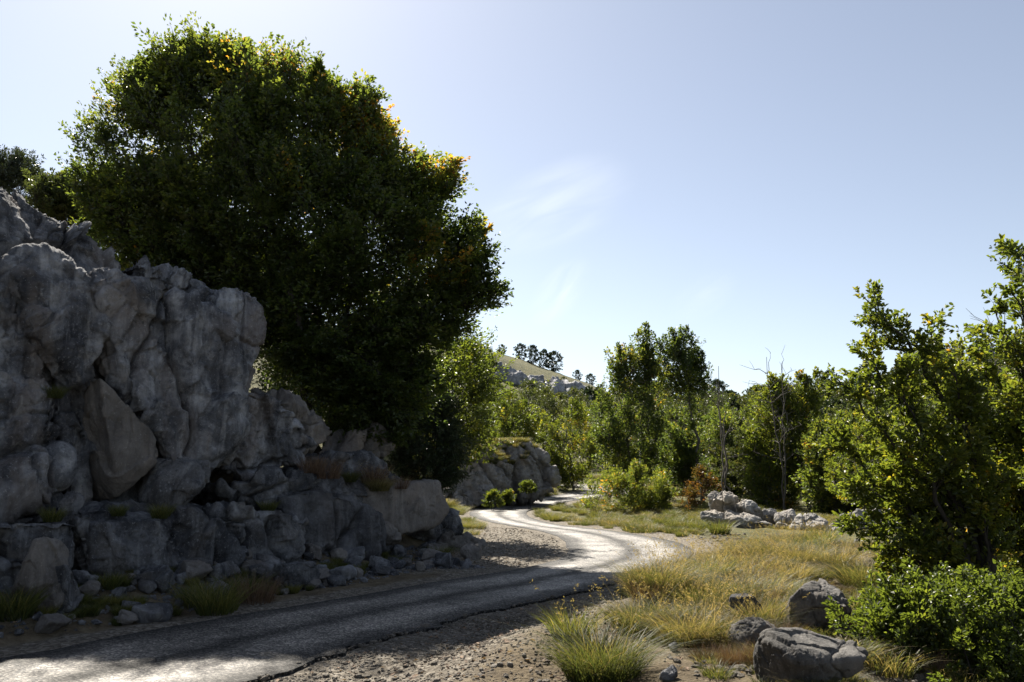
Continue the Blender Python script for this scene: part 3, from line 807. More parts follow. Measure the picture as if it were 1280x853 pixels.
def leaves(base, dirn, L, per, leaf, wid, rs, tint, spread=.42, flat=.55, hexa=False, jitter=.05):
    """planar leafy sprays: per leaves along each twig"""
    n = len(base)
    t = rs.uniform(.05, 1.05, (n, per)); sgn = np.where(rs.uniform(size=(n, per)) < .5, -1., 1.)
    upv = np.array([0, 0, 1.]) + rs.normal(size=(n, 3)) * (1 - flat)
    nn = nrm(upv - (upv * dirn).sum(1, keepdims=True) * dirn)
    lat = np.cross(nn, dirn)
    w = spread * L[:, None] * (1.05 - t) ** .7 * rs.uniform(0, 1, (n, per))
    pos = base[:, None] + dirn[:, None] * (t * L[:, None])[..., None] + lat[:, None] * (sgn * w)[..., None] + nn[:, None] * (rs.normal(size=(n, per)) * jitter * L[:, None])[..., None]
    pos[..., 2] -= (w * .25)
    ld = nrm(dirn[:, None] * .6 + lat[:, None] * (sgn * .75)[..., None] + rs.normal(size=(n, per, 3)) * .38)
    ln = nn[:, None] + rs.normal(size=(n, per, 3)) * .5
    ln = nrm(ln - (ln * ld).sum(-1, keepdims=True) * ld); lp = np.cross(ln, ld)
    s = leaf * rs.uniform(.65, 1.25, (n, per, 1)); h = s * wid * .5
    fold = s * .10
    if hexa:
        v = [pos, pos + ld * s * .3 + lp * h * .9 + ln * fold, pos + ld * s * .7 + lp * h * .75 + ln * fold, pos + ld * s - ln * fold, pos + ld * s * .7 - lp * h * .75 + ln * fold, pos + ld * s * .3 - lp * h * .9 + ln * fold]
        V = np.stack(v, 2).reshape(-1, 3); m = n * per; i = np.arange(m) * 6
        Fc = np.stack([np.stack([i, i + 1, i + 2, i + 3], 1), np.stack([i, i + 3, i + 4, i + 5], 1)], 1).reshape(-1, 4); q = 6
    else:
        v = [pos, pos + ld * s * .45 + lp * h + ln * fold, pos + ld * s - ln * fold * .6, pos + ld * s * .45 - lp * h + ln * fold]
        V = np.stack(v, 2).reshape(-1, 3); m = n * per
        Fc = np.arange(m * 4).reshape(-1, 4); q = 4
    tt = np.clip(tint[:, None] + rs.normal(size=(n, per)) * .085, 0, 1)
    return V, Fc, np.repeat(tt.ravel(), q)

def build_tree(name, base, sp, sd, L, mat, bark, label=None, cat='tree', group=None, per=40, leaf=.08, wid=.55, nlimb=10, nsec=60, r0=.2, stems=1, trunk_h=.35,
               hexa=False, spread=.42, flat=.55, tint=None, twig_r=.006, lean=None, stem_spread=.5, crown_name='crown', jitter=.05, stem_top=.82, limb_in=.78, limbs=None):
    """sp: spray base points, sd: spray directions (world), L lengths"""
    rs = np.random.default_rng(len(sp) + int(abs(base[0]) * 10) + 3)
    base = np.asarray(base, float)
    root = empty(name, Vector(base), label, cat, group)
    sp = sp - base
    lines = []
    ctr = sp.mean(0); top = sp[:, 2].max()
    # limb targets by farthest sampling, pulled towards the middle
    def far(k, pool):
        idx = [rs.integers(len(pool))]; d = np.linalg.norm(pool - pool[idx[0]], axis=1)
        for _ in range(k - 1):
            i = int(d.argmax()); idx.append(i); d = np.minimum(d, np.linalg.norm(pool - pool[i], axis=1))
        return pool[idx]
    nodes, nrad = [], []
    st_tops = []
    if limbs is not None:
        for c_, r_ in limbs:
            lines.append((c_ - base, r_)); nodes.append((c_ - base)[3:]); nrad.append(r_[3:])
        stems = 0; nlimb = 0
    for s in range(stems):
        a = rs.uniform(0, 6.28); foot = np.array([math.cos(a), math.sin(a), 0]) * (r0 * 1.2 if stems > 1 else 0) - np.array([0, 0, .25])
        hd = ctr * np.array([.75, .75, 0]) + np.array([0, 0, top * stem_top])
        if stems > 1: hd = hd + np.array([math.cos(a), math.sin(a), 0]) * stem_spread * top * .25
        c = curve(foot, hd, .05, 12, .05, rs); rad = r0 * np.linspace(1.15, .16, 12) * (1 if stems == 1 else .62)
        lines.append((c, rad)); nodes.append(c[3:]); nrad.append(rad[3:])
    sn, sr = np.vstack(nodes), np.concatenate(nrad)
    for tgt in [] if nlimb == 0 else far(min(nlimb, len(sp)), sp * limb_in + ctr * (1 - limb_in)):
        dd = np.linalg.norm(sn - tgt, axis=1) + np.clip(sn[:, 2] - tgt[2] + .25 * np.linalg.norm((sn - tgt)[:, :2], axis=1), 0, None) * 3
        k = int(dd.argmin()); c = curve(sn[k], tgt, .12, 8, .07, rs); rad = np.linspace(min(sr[k] * .6, r0 * .4), max(.012, r0 * .07), 8)
        lines.append((c, rad)); nodes.append(c[2:]); nrad.append(rad[2:])
    sn, sr = np.vstack(nodes), np.concatenate(nrad)
    for tgt in [] if nsec == 0 else far(min(nsec, len(sp)), sp * .92 + ctr * .08):
        dd = np.linalg.norm(sn - tgt, axis=1); k = int(dd.argmin())
        c = curve(sn[k], tgt, .08, 6, .07, rs); rad = np.linspace(min(sr[k] * .7, r0 * .2), max(.008, r0 * .03), 6)
        lines.append((c, rad)); nodes.append(c[1:]); nrad.append(rad[1:])
    sn = np.vstack(nodes)
    V, Fc = tubes(lines, 6)
    tl = []
    for i in range(0, len(sp)):
        d = ((sn - sp[i]) ** 2).sum(1); k = int(d.argmin())
        tip = sp[i] + sd[i] * L[i] * .9
        tl.append((np.array([sn[k], sp[i] * .9 + sn[k] * .1, tip]), np.array([twig_r * 1.8, twig_r * 1.2, twig_r * .5])))
    V2, F2 = tubes(tl, 3)
    me = mesh_np('trunk', np.vstack([V, V2]), np.vstack([Fc, F2 + len(V)]), 4, bark, True)
    link('trunk', me, root)
    if tint is None: tint = np.clip(rs.normal(.38, .16, len(sp)), 0, 1)
    V, Fc, tt = leaves(sp, sd, L, per, leaf, wid, rs, tint, spread, flat, hexa, jitter)
    link(crown_name, mesh_np(crown_name, V, Fc, 4, mat, False, {'tint': tt}), root)
    return root

def poly_sprays(poly, d, n, seed, thick=1.0, tmax=3.0, gap=.0, gscale=.6, L=(.5, .9), up=.35, cz=.35, shell=.5, dslope=0.0, csize=13, crad=None, shoot=0.0):
    """spray seeds filling a crown whose silhouette seen from the road is poly (pixels) at distance d"""
    rs = np.random.default_rng(seed); poly = np.array(poly, float); crad = crad or L[1] * 1.15
    W = np.array([P(x, y, d + dslope * (x - poly[:, 0].mean())) for x, y in poly]); w2 = W[:, [0, 2]]
    lo, hi = w2.min(0), w2.max(0); out = []; tot = 0
    seg_a = w2; seg_b = np.roll(w2, -1, 0)
    def bd(p):
        ab = seg_b - seg_a
        t = np.clip(((p[:, None] - seg_a[None]) * ab[None]).sum(2) / np.maximum((ab * ab).sum(1)[None], 1e-9), 0, 1)
        return np.sqrt((((seg_a[None] + ab[None] * t[..., None]) - p[:, None]) ** 2).sum(2)).min(1)
    nc = max(6, int(n / csize))
    while tot < nc:
        p = rs.uniform(lo, hi, (nc * 2, 2)); p = p[inpoly(p, w2)]
        b = bd(p)
        half = tmax * (1 - np.exp(-b * 1.1 * thick / tmax))
        yy = rs.uniform(-1, 1, len(p)); yy = np.sign(yy) * np.abs(yy) ** shell * half
        q = np.column_stack([p[:, 0], d + yy, p[:, 1]])
        g = fbm(q * gscale, 3, seed + 5); q = q[g > gap]
        out.append(q); tot += len(q)
    cc = np.vstack(out)[:nc]
    k = rs.integers(0, nc, n)
    cr = crad * rs.uniform(.7, 1.3, nc)
    q = cc[k] + rs.normal(size=(n, 3)) * np.array([.6, .6, .26]) * cr[k][:, None]
    c = np.array([(lo[0] + hi[0]) / 2, d, lo[1] + (hi[1] - lo[1]) * cz])
    ou = nrm((q - c) / np.array([(hi[0] - lo[0]) / 2, tmax, (hi[1] - lo[1]) / 2]))
    loc = (q - cc[k]) / crad * np.array([1, 1, 1.2])
    dr = nrm(ou + .55 * loc + np.array([0, 0, up]) + rs.normal(size=q.shape) * .28)
    Ls = rs.uniform(L[0], L[1], len(q))
    if shoot:      # leafy shoots: sprays set along a rising axis, longer towards its foot
        co = nrm((cc - c) / np.array([(hi[0] - lo[0]) / 2, tmax, (hi[1] - lo[1]) / 2]))
        ax = nrm(co * .8 + np.array([0, 0, up * 1.3]) + rs.normal(size=cc.shape) * .22)
        t = rs.uniform(0, 1, n) ** .8; sl_ = shoot * rs.uniform(.6, 1.3, nc)
        q = cc[k] - ax[k] * (t * sl_[k])[:, None] + rs.normal(size=(n, 3)) * (.05 * shoot * t)[:, None]
        lt = rs.normal(size=(n, 3)); lt[:, 2] *= .45; lt = nrm(lt - (lt * ax[k]).sum(1, keepdims=True) * ax[k])
        dr = nrm(ax[k] * (.45 + .9 * (1 - t))[:, None] + lt * (.3 + .7 * t)[:, None])
        Ls = Ls * (.45 + .75 * t)
    # keep the twig tips near the outline
    tip = (q + dr * Ls[:, None] * .6)[:, [0, 2]]
    outp = ~inpoly(tip, w2) & (not shoot)
    q[outp] -= dr[outp] * (Ls[outp] * .55)[:, None]
    return q, dr, Ls

def tint_for(q, seed, mean=.36, sd=.13, patch=.0, pscale=.8, top=0.0):
    rs = np.random.default_rng(seed)
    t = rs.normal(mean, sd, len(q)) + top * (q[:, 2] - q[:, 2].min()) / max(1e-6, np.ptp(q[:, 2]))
    if patch: t = t + np.where(fbm(q * pscale, 2, seed + 3) > .38, patch, 0)
    return np.clip(t, 0, 1)

# the big beech on the cliff
BIG = [(72, 205), (90, 150), (105, 122), (135, 98), (158, 84), (166, 60), (200, 42), (215, 32), (270, 30), (300, 46), (330, 46), (365, 56), (400, 58), (426, 92), (462, 84), (472, 116), (492, 148), (514, 178), (540, 200), (574, 190), (588, 218), (572, 240),
       (590, 266), (626, 285), (612, 330), (635, 370), (608, 398), (590, 420), (560, 440), (552, 480), (560, 520), (530, 552), (480, 560), (430, 556), (390, 545), (355, 490), (330, 440), (318, 400), (230, 385), (150, 340), (108, 285), (84, 255)]
BIG = [(352 + (x - 352) * (.955 if x < 352 else .98), 330 + (y - 330) * (.95 if y < 330 else .97)) for x, y in BIG]
q, dr, Ls = poly_sprays(BIG, 21.5, 8600, 1, 1.0, 4.6, -.16, .6, (.5, .95), .25, .22, .55, csize=11, crad=.78, shoot=1.35)
BIGs = [(352 + (x - 352) * .975, 330 + (y - 330) * .965) for x, y in BIG]
q2, dr2, L2 = poly_sprays(BIGs, 21.5, 1500, 2, 1.0, 4.4, -1, .55, (.75, 1.35), .35, .25, .9, csize=3, crad=.25)
q, dr, Ls = np.vstack([q, q2]), np.vstack([dr, dr2]), np.concatenate([Ls, L2])
BASE = np.array([P(395, 500, 22.6)[0], 22.6, Z1(P(395, 500, 22.6)[0], 22.6)])
build_tree('beech_tree', BASE, q, dr, Ls, M['leaf'], M['barkdark'], 'huge dark domed beech tree rising from behind the cliff', per=38, leaf=.12, wid=.58, nlimb=26, nsec=260, r0=.34, stems=5, stem_spread=.55, stem_top=.5, limb_in=.5,
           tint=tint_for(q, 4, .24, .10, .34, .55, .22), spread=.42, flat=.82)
# paler maple beside it
q, dr, Ls = poly_sprays([(545, 470), (556, 440), (585, 430), (604, 440), (600, 470), (606, 500), (596, 530), (580, 560), (548, 560), (530, 520)], 25, 420, 21, 1, 1.6, -.25, .9, (.5, .8), .3)
b = np.array([-2.4, 25.3, Z1(-2.4, 25.3)])
build_tree('young_maple', b, q, dr, Ls, M['leaf_light'], M['barkdark'], 'young yellow-green tree lit beneath the right edge of the beech', per=36, leaf=.11, nlimb=8, nsec=40, r0=.09, tint=tint_for(q, 22, .34, .12, .2))
# dark juniper under the crown; two bushes behind added to keep the gap dark
def bush_px(poly, d, n, name, label, mat, seed, per=36, leaf=.09, wid=.5, group=None, L=(.35, .7), tm=1.2, base=None, cat='shrub', tint=None, **kw):
    q, dr, Ls = poly_sprays(poly, d, n, seed, 1, tm, kw.pop('gap', -.3), .9, L, kw.pop('up', .4), .15, crad=kw.pop('crad', None))
    c = np.array(poly, float); bx = P(c[:, 0].mean(), 0, d)[0] if base is None else base
    b = np.array([bx, d, Z1(bx, d)])
    return build_tree(name, b, q, dr, Ls, mat, kw.pop('bark', M['barkdark']), label, cat, group, per=per, leaf=leaf, wid=wid, nlimb=kw.pop('nlimb', 8), nsec=kw.pop('nsec', 40), r0=kw.pop('r0', .06), stems=kw.pop('stems', 3), tint=tint, **kw)
bush_px([(490, 520), (515, 490), (560, 500), (570, 560), (566, 600), (550, 610), (515, 600), (490, 570)], 23.5, 1100, 'juniper_bush', 'dense dark juniper bush beneath the beech beside the grassy outcrop', M['leaf_dark'], 41, 46, .085, .35, tm=1.4, crad=.3)
bush_px([(340, 420), (420, 400), (500, 420), (510, 520), (480, 560), (420, 550), (370, 520)], 24.5, 500, 'juniper_bush', 'added dark bush filling the gap deep under the beech crown', M['leaf_dark'], 42, 46, .12, .45, tm=1.5, L=(.5, 1))
bush_px([(120, 290), (200, 300), (330, 380), (340, 430), (200, 380), (120, 330)], 25, 420, 'juniper_bush', 'added dark bush closing the gap on the cliff top under the beech', M['leaf_dark'], 43, 46, .13, .45, tm=1.5, L=(.5, 1))
# cliff-top pines at the far left
for j, (poly, d, lb, mt) in enumerate([([(-2, 230), (8, 200), (28, 187), (38, 205), (56, 198), (57, 215), (44, 225), (40, 250), (10, 258), (-6, 245)], 27, 'sparse dark pine on the cliff top at the far left', 'leaf_pine'),
                                       ([(-60, 240), (-45, 200), (-20, 190), (-4, 215), (-6, 250), (-50, 270)], 28, 'dark pine partly cut off by the left frame edge', 'leaf_pine'),
                                       ([(40, 250), (60, 232), (92, 228), (110, 250), (112, 282), (80, 280), (50, 262)], 24, 'olive bush between the far-left pine and the beech', 'leaf_far')]):
    bush_px(poly, d, 420, 'pine_tree' if j < 2 else 'olive_bush', lb, M[mt], 50 + j, 40, .11, .30 if j < 2 else .5, tm=1.2, cat='tree' if j < 2 else 'shrub', stems=2, r0=.09, L=(.3, .55), gap=0.0, crad=.35)

# mid-distance trees
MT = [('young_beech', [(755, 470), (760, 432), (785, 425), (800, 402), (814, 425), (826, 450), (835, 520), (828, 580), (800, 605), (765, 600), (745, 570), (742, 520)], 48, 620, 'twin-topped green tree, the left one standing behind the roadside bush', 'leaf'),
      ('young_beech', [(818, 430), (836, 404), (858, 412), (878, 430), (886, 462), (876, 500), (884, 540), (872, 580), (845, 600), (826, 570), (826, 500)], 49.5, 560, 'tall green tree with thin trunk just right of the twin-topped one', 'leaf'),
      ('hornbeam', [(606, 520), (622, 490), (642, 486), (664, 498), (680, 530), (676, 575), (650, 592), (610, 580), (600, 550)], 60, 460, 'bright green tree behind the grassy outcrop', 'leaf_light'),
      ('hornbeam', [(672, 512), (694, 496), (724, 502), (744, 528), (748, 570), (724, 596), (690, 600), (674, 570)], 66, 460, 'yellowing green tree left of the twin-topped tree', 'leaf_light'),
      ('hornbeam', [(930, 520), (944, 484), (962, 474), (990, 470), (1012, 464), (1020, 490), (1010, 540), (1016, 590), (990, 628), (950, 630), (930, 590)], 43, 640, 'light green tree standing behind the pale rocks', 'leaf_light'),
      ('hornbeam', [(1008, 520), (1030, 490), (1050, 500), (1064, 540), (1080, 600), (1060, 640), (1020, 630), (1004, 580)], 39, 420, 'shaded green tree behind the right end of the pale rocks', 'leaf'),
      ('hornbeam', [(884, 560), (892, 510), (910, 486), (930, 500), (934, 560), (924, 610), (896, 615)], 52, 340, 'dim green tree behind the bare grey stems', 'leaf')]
MLEAD = {0: [([(788, 460), (794, 412), (804, 400), (818, 412), (826, 460)], 90), ([(757, 470), (762, 432), (784, 426), (790, 470)], 60)],
         1: [([(826, 460), (836, 404), (850, 408), (856, 450)], 70), ([(856, 450), (862, 416), (878, 428), (888, 468), (880, 500)], 90)],
         4: [([(958, 490), (966, 470), (980, 472), (984, 500)], 50), ([(1000, 490), (1014, 460), (1024, 466), (1016, 500)], 40)]}
for j, (nm, poly, d, n, lb, mt) in enumerate(MT):
    q, dr, Ls = poly_sprays(poly, d, int(n * 1.5), 70 + j, 1, 2.2, -.22, .6, (.6, 1.2), .9, .0, csize=11, crad=.6, shoot=2.0)
    for lp, ln_ in MLEAD.get(j, []):
        q2, dr2, L2 = poly_sprays(lp, d, ln_, 190 + j, 1, 1.0, -1, 1.3, (.4, .8), 1.2, .0, csize=10, crad=.4, shoot=1.6)
        q, dr, Ls = np.vstack([q, q2]), np.vstack([dr, dr2]), np.concatenate([Ls, L2])
    bx = P(np.mean([p[0] for p in poly]), 0, d)[0]; b = np.array([bx, d, Z1(bx, d)])
    build_tree(nm, b, q, dr, Ls, M[mt], M['bark'], lb, per=30, leaf=.15, wid=.55, nlimb=12, nsec=60, r0=.13, stems=2 if j != 1 else 1, tint=tint_for(q, 80 + j, .42, .14, .25), twig_r=.009)
bush_px([(730, 622), (740, 596), (752, 604), (764, 582), (778, 598), (792, 584), (806, 604), (824, 600), (838, 626), (832, 642), (770, 645), (735, 638)], 40.5, 420, 'roadside_bush', 'spiky green bush at the right edge of the far bend', M['leaf'], 91, 30, .15, .3, L=(.5, 1.1), tm=1.1, up=1.0, crad=.35, tint=np.clip(RNG.normal(.5, .15, 420), 0, 1))
bush_px([(858, 620), (862, 596), (878, 588), (890, 600), (888, 622), (870, 630)], 39, 130, 'rusty_bush', 'small rusty orange bush left of the pale rocks', M['leaf_rust'], 92, 22, .12, .5, tm=.8, L=(.3, .6), crad=.3, tint=np.clip(RNG.normal(.3, .2, 130), 0, 1))
bush_px([(640, 596), (660, 580), (690, 575), (715, 582), (715, 600), (660, 604)], 72, 200, 'roadside_bush', 'pale green low bush beyond the far road strip', M['leaf_light'], 93, 34, .2, .5, tm=1.5, L=(.5, 1.0))

for j, (px, py, w_) in enumerate([(660, 616, 10), (640, 622, 8), (618, 628, 8)]):
    bush_px([(px - w_, py + 4), (px - w_, py - 6), (px - w_ * .5, py - 13), (px + w_ * .5, py - 13), (px + w_, py - 6), (px + w_, py + 4)], 44.5 - j * 1.2, 130, 'cushion_bush',
            ['round grey-green cushion bush nearest the far bend, rightmost of three', 'middle round cushion bush at the foot of the grassy outcrop', 'smallest round cushion bush at the left foot of the grassy outcrop'][j], M['leaf_light'], 95 + j, 30, .09, .4, tm=.4, L=(.14, .28), crad=.14, r0=.02)
# bare trees
def bare_tree(px, pyb, pyt, d, label, seed, stems=3, spread=.5, twigs=26, r=.05):
    rs = np.random.default_rng(seed)
    b = P(px, pyb, d); z0 = Z1(b[0], d); top = P(px, pyt, d)[2] - z0
    root = empty('bare_tree', Vector((b[0], d, z0)), label, 'tree')
    lines = []
    for s in range(stems):
        hd = np.array([rs.normal() * spread, rs.normal() * spread, top * rs.uniform(.82, 1.0)])
        c = curve((rs.normal() * .1, rs.normal() * .1, -.2), hd, .02, 12, .04, rs); lines.append((c, np.linspace(r, .012, 12)))
        for _ in range(twigs // stems):
            k = rs.integers(4, 11); tip = c[k] + np.array([rs.normal() * .9, rs.normal() * .9, rs.uniform(.2, 1.1)]) * top * .13
            cc = curve(c[k], tip, .05, 5, .1, rs); lines.append((cc, np.linspace(.018, .006, 5)))
            for _ in range(2):
                k2 = rs.integers(2, 5); t2 = cc[k2] + rs.normal(size=3) * .3 * top * .1 + np.array([0, 0, .1]); lines.append((np.array([cc[k2], (cc[k2] + t2) / 2 + .02, t2]), np.array([.009, .007, .005])))
    V, Fc = tubes(lines, 5)
    link('trunk', mesh_np('trunk', V, Fc, 4, M['deadwood'], True), root)
bare_tree(910, 640, 456, 38, 'bare grey tree of three thin upright stems', 501, 3, .25, 9, .06)
bare_tree(986, 640, 446, 41, 'bare twiggy tree poking above the light green tree', 502, 2, .7, 34, .06)
bare_tree(1256, 620, 385, 32, 'bare twiggy tree near the right frame edge', 503, 2, .5, 34, .05)

# right foreground trees
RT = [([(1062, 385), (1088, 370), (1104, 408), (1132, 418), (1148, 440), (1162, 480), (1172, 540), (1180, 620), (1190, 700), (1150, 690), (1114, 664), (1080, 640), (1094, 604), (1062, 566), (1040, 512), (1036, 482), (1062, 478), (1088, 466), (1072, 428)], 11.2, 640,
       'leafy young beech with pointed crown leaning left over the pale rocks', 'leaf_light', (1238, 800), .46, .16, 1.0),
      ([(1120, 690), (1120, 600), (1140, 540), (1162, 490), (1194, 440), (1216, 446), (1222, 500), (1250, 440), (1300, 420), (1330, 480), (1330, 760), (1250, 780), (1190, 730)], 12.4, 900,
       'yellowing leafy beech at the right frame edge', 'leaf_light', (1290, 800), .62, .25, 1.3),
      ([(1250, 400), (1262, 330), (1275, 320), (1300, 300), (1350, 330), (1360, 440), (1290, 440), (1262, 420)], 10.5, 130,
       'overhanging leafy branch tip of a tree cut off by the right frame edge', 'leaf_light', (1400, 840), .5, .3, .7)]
def fan(base_px, tips, d, seed, Lmax=.42, sub=9, rb=.05, dep=.7, start=.28, up=.25):
    """limbs fanning from one stool to the given tips, side branches along them, leafy sprays along those"""
    rs = np.random.default_rng(seed); b0 = P(*base_px, d); b0[2] = Z1(b0[0], d) - .15
    Q, D, LL, limbs = [], [], [], []
    for tx, ty in tips:
        tip = P(tx, ty, d); tip[1] += rs.uniform(-dep, dep)
        ln = np.linalg.norm(tip - b0)
        m = b0 + (tip - b0) * .5 + np.array([0, 0, .10 * ln]) + rs.normal(size=3) * .05 * ln
        t = np.linspace(0, 1, 14)[:, None]; c = (1 - t) ** 2 * b0 + 2 * t * (1 - t) * m + t * t * tip
        c[1:-1] += rs.normal(size=(12, 3)) * .012 * ln
        limbs.append((c, rb * np.linspace(1, .12, 14) * min(1.2, .35 + ln / 5)))
        for k in range(sub):
            tt = start + (1 - start) * ((k + rs.uniform(0, 1)) / sub); i = min(12, int(tt * 13)); p0 = c[i] + (c[i + 1] - c[i]) * (tt * 13 - i)
            ax = nrm(c[i + 1] - c[i]); lt = rs.normal(size=3); lt = nrm(lt - (lt @ ax) * ax)
            sl_ = (.30 * ln * (1.08 - tt) + .16) * rs.uniform(.6, 1.2)
            sd = nrm(ax * .75 + lt * .75 + np.array([0, 0, up]))
            p1 = p0 + sd * sl_ - np.array([0, 0, .06 * sl_])
            w = np.linspace(0, 1, 5)[:, None]; limbs.append((p0 + (p1 - p0) * w + np.array([0, 0, .08 * sl_]) * np.sin(w * 3.14), np.linspace(.012, .004, 5)))
            ns = int(5 + sl_ * 9)
            for u_ in rs.uniform(.15, 1, ns):
                l2 = rs.normal(size=3); l2[2] *= .5; Q.append(p0 + (p1 - p0) * u_); D.append(nrm(sd * .8 + nrm(l2) * .7 + np.array([0, 0, .15]))); LL.append(Lmax * rs.uniform(.45, 1) * (1.15 - .5 * tt))
        for u_ in rs.uniform(.6, 1, 14):
            i = min(12, int(u_ * 13)); ax = nrm(c[i + 1] - c[i]); l2 = rs.normal(size=3)
            Q.append(c[i] + (c[i + 1] - c[i]) * (u_ * 13 - i)); D.append(nrm(ax * 1.0 + nrm(l2) * .6)); LL.append(Lmax * rs.uniform(.35, .7))
    return np.array(Q), np.array(D), np.array(LL), limbs, b0
FANS = [((1252, 800), [(1087, 366), (1070, 440), (1134, 410), (1040, 476), (1052, 540), (1100, 470), (1160, 470), (1076, 600), (1092, 650), (1130, 672), (1130, 560), (1170, 560), (1150, 640), (1190, 500), (1200, 620), (1190, 690), (1146, 716), (1128, 752)], 11.2, 140, 'leafy young beech with pointed crown leaning left over the pale rocks', .38, .14, 9),
        ((1310, 800), [(1200, 440), (1216, 470), (1256, 436), (1286, 425), (1180, 540), (1234, 500), (1262, 540), (1290, 500), (1218, 600), (1250, 640), (1196, 680), (1240, 720), (1290, 600), (1320, 520), (1330, 640), (1280, 690)], 12.6, 141, 'yellowing leafy beech at the right frame edge', .50, .24, 9),
        ((1420, 840), [(1262, 324), (1252, 388), (1300, 300), (1275, 352), (1300, 400), (1340, 340), (1370, 420), (1400, 300)], 10.6, 142, 'overhanging leafy branch tip of a tree cut off by the right frame edge', .40, .2, 9)]
for bp, tips, d, sd_, lb, tm_, patch, sub in FANS:
    q, dr, Ls, limbs, b0 = fan(bp, tips, d, sd_, sub=sub)
    b0[2] += .15
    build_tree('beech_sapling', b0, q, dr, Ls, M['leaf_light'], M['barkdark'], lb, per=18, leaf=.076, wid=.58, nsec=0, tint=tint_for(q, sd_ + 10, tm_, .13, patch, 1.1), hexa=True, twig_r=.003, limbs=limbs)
q, dr, Ls = poly_sprays([(1086, 850), (1100, 805), (1080, 770), (1112, 738), (1165, 724), (1240, 730), (1330, 740), (1360, 960), (1090, 960)], 7.7, 1100, 160, 1, .9, -.3, 1.4, (.2, .4), .5, .0, csize=9, crad=.26)
b = np.array([P(1200, 0, 7.8)[0], 7.8, Z1(P(1200, 0, 7.8)[0], 7.8)])
build_tree('leafy_shrub', b, q, dr, Ls, M['leaf_light'], M['barkdark'], 'low bright green shrub filling the lower right corner', 'shrub', per=52, leaf=.047, wid=.62, nlimb=12, nsec=60, r0=.03, stems=5, tint=tint_for(q, 161, .30, .12), hexa=True, twig_r=.003, stem_spread=1.5)

# ------------------------------------------------------------------ woodland copies
def profile_tree(name, h, rad, n, per, leaf, mat, seed, label, group, low=.18, shape='round', wid=.55):
    rs = np.random.default_rng(seed)
    z = low + (1 - low) * rs.uniform(0, 1, n * 3); a = rs.uniform(0, 6.28, n * 3)
    t = (z - low) / (1 - low)
    prof = np.sqrt(np.clip(1 - (2 * t ** .8 - 1) ** 2, .03, 1)) if shape == 'round' else (1 - t) ** .7 + .08
    lump = 1 + .38 * vnoise(np.column_stack([np.cos(a) * 1.4, np.sin(a) * 1.4, z * 5]) + seed, seed)
    r = rad * prof * lump * rs.uniform(0, 1, n * 3) ** .45
    q = np.column_stack([np.cos(a) * r, np.sin(a) * r, z * h])
    q = q[fbm(q * (2.2 / rad), 2, seed) > -.18][:n]
    dr = nrm(np.column_stack([q[:, 0] / rad, q[:, 1] / rad, .35 + .6 * (q[:, 2] / h - .4)]) + rs.normal(size=(len(q), 3)) * .35)
    return build_tree(name, (0, 0, 0), q, dr, rs.uniform(.09, .16, len(q)) * h * .8, mat, M['bark'], label, 'tree', group, per=per, leaf=leaf, wid=wid, nlimb=8, nsec=26, r0=.018 * h, stems=2 if shape == 'round' else 1, tint=np.clip(rs.normal(.4, .17, len(q)), 0, 1), twig_r=.01)
GW = 'woodland trees behind the road'
GH = 'scrub trees on the far hills'
PR = [profile_tree('woodland_tree', 6.5, 2.3, 260, 40, .17, M['leaf'], 601, 'mid green woodland tree in the mass behind the road', GW),
      profile_tree('woodland_tree', 6.0, 2.5, 260, 40, .17, M['leaf_light'], 602, 'mid green woodland tree in the mass behind the road', GW),
      profile_tree('woodland_tree', 7.5, 2.1, 260, 40, .17, M['leaf_far'], 603, 'mid green woodland tree in the mass behind the road', GW)]
PH = [profile_tree('hill_tree', 4.5, 2.2, 150, 26, .30, M['leaf_far'], 611, 'small scrubby tree on the far hillside', GH, .05),
      profile_tree('hill_tree', 5.0, 1.8, 150, 26, .30, M['leaf_dark'], 612, 'small scrubby tree on the far hillside', GH, .05),
      profile_tree('hill_tree', 4.0, 2.4, 150, 26, .30, M['leaf'], 613, 'small scrubby tree on the far hillside', GH, .05)]
used = set()
def put(protos, key, loc, rz, s):
    if key not in used:
        used.add(key); o = protos[key]; o.location = loc; o.rotation_euler = (0, 0, rz); o.scale = (s, s, s); return o
    return copy_tree(protos[key], loc, rz, s)
allp = {('w', i): o for i, o in enumerate(PR)}; allp.update({('h', i): o for i, o in enumerate(PH)})
rs = np.random.default_rng(77)
# woodland belt: px range, distance range, count, size
belt = [(590, 760, 76, 110, 34, (.6, .95)), (745, 900, 56, 95, 34, (.7, 1.05)), (880, 1120, 48, 95, 52, (.6, .95)), (1080, 1420, 30, 90, 44, (.6, .9)), (1000, 1180, 34, 50, 9, (.55, .75)), (400, 560, 70, 100, 14, (.7, 1.0)), (-300, 100, 45, 90, 14, (.5, .8))]
for (a, b_, d0, d1, n, (s0, s1)) in belt:
    for j in range(n):
        d = d0 + (d1 - d0) * rs.uniform() ** 1.2; x = (rs.uniform(a, b_) - 640) / F * d
        r_, _ = road_dist(np.array([x]), np.array([d]))
        if r_[0] < 2.2: continue
        put(allp, ('w', int(rs.integers(3))), Vector((x, d, Z1(x, d) - .1)), rs.uniform(0, 6.28), rs.uniform(s0, s1))
cnt = 0
for j in range(420):
    d = rs.uniform(100, 215); px = rs.uniform(560, 1420); x = (px - 640) / F * d
    if px < 800 and rs.uniform() < .2: continue
    if px < 770 and d > 138 and rs.uniform() < .3: continue
    if 610 < px < 760 and (116 < d < 136 or (d > 136 and rs.uniform() < .6)): continue
    if cnt > 285: break
    cnt += 1
    put(allp, ('h', int(rs.integers(3))), Vector((x, d, Z1(x, d) - .15)), rs.uniform(0, 6.28), rs.uniform(.55, 1.15) * (.5 if px < 770 and d > 130 else 1))
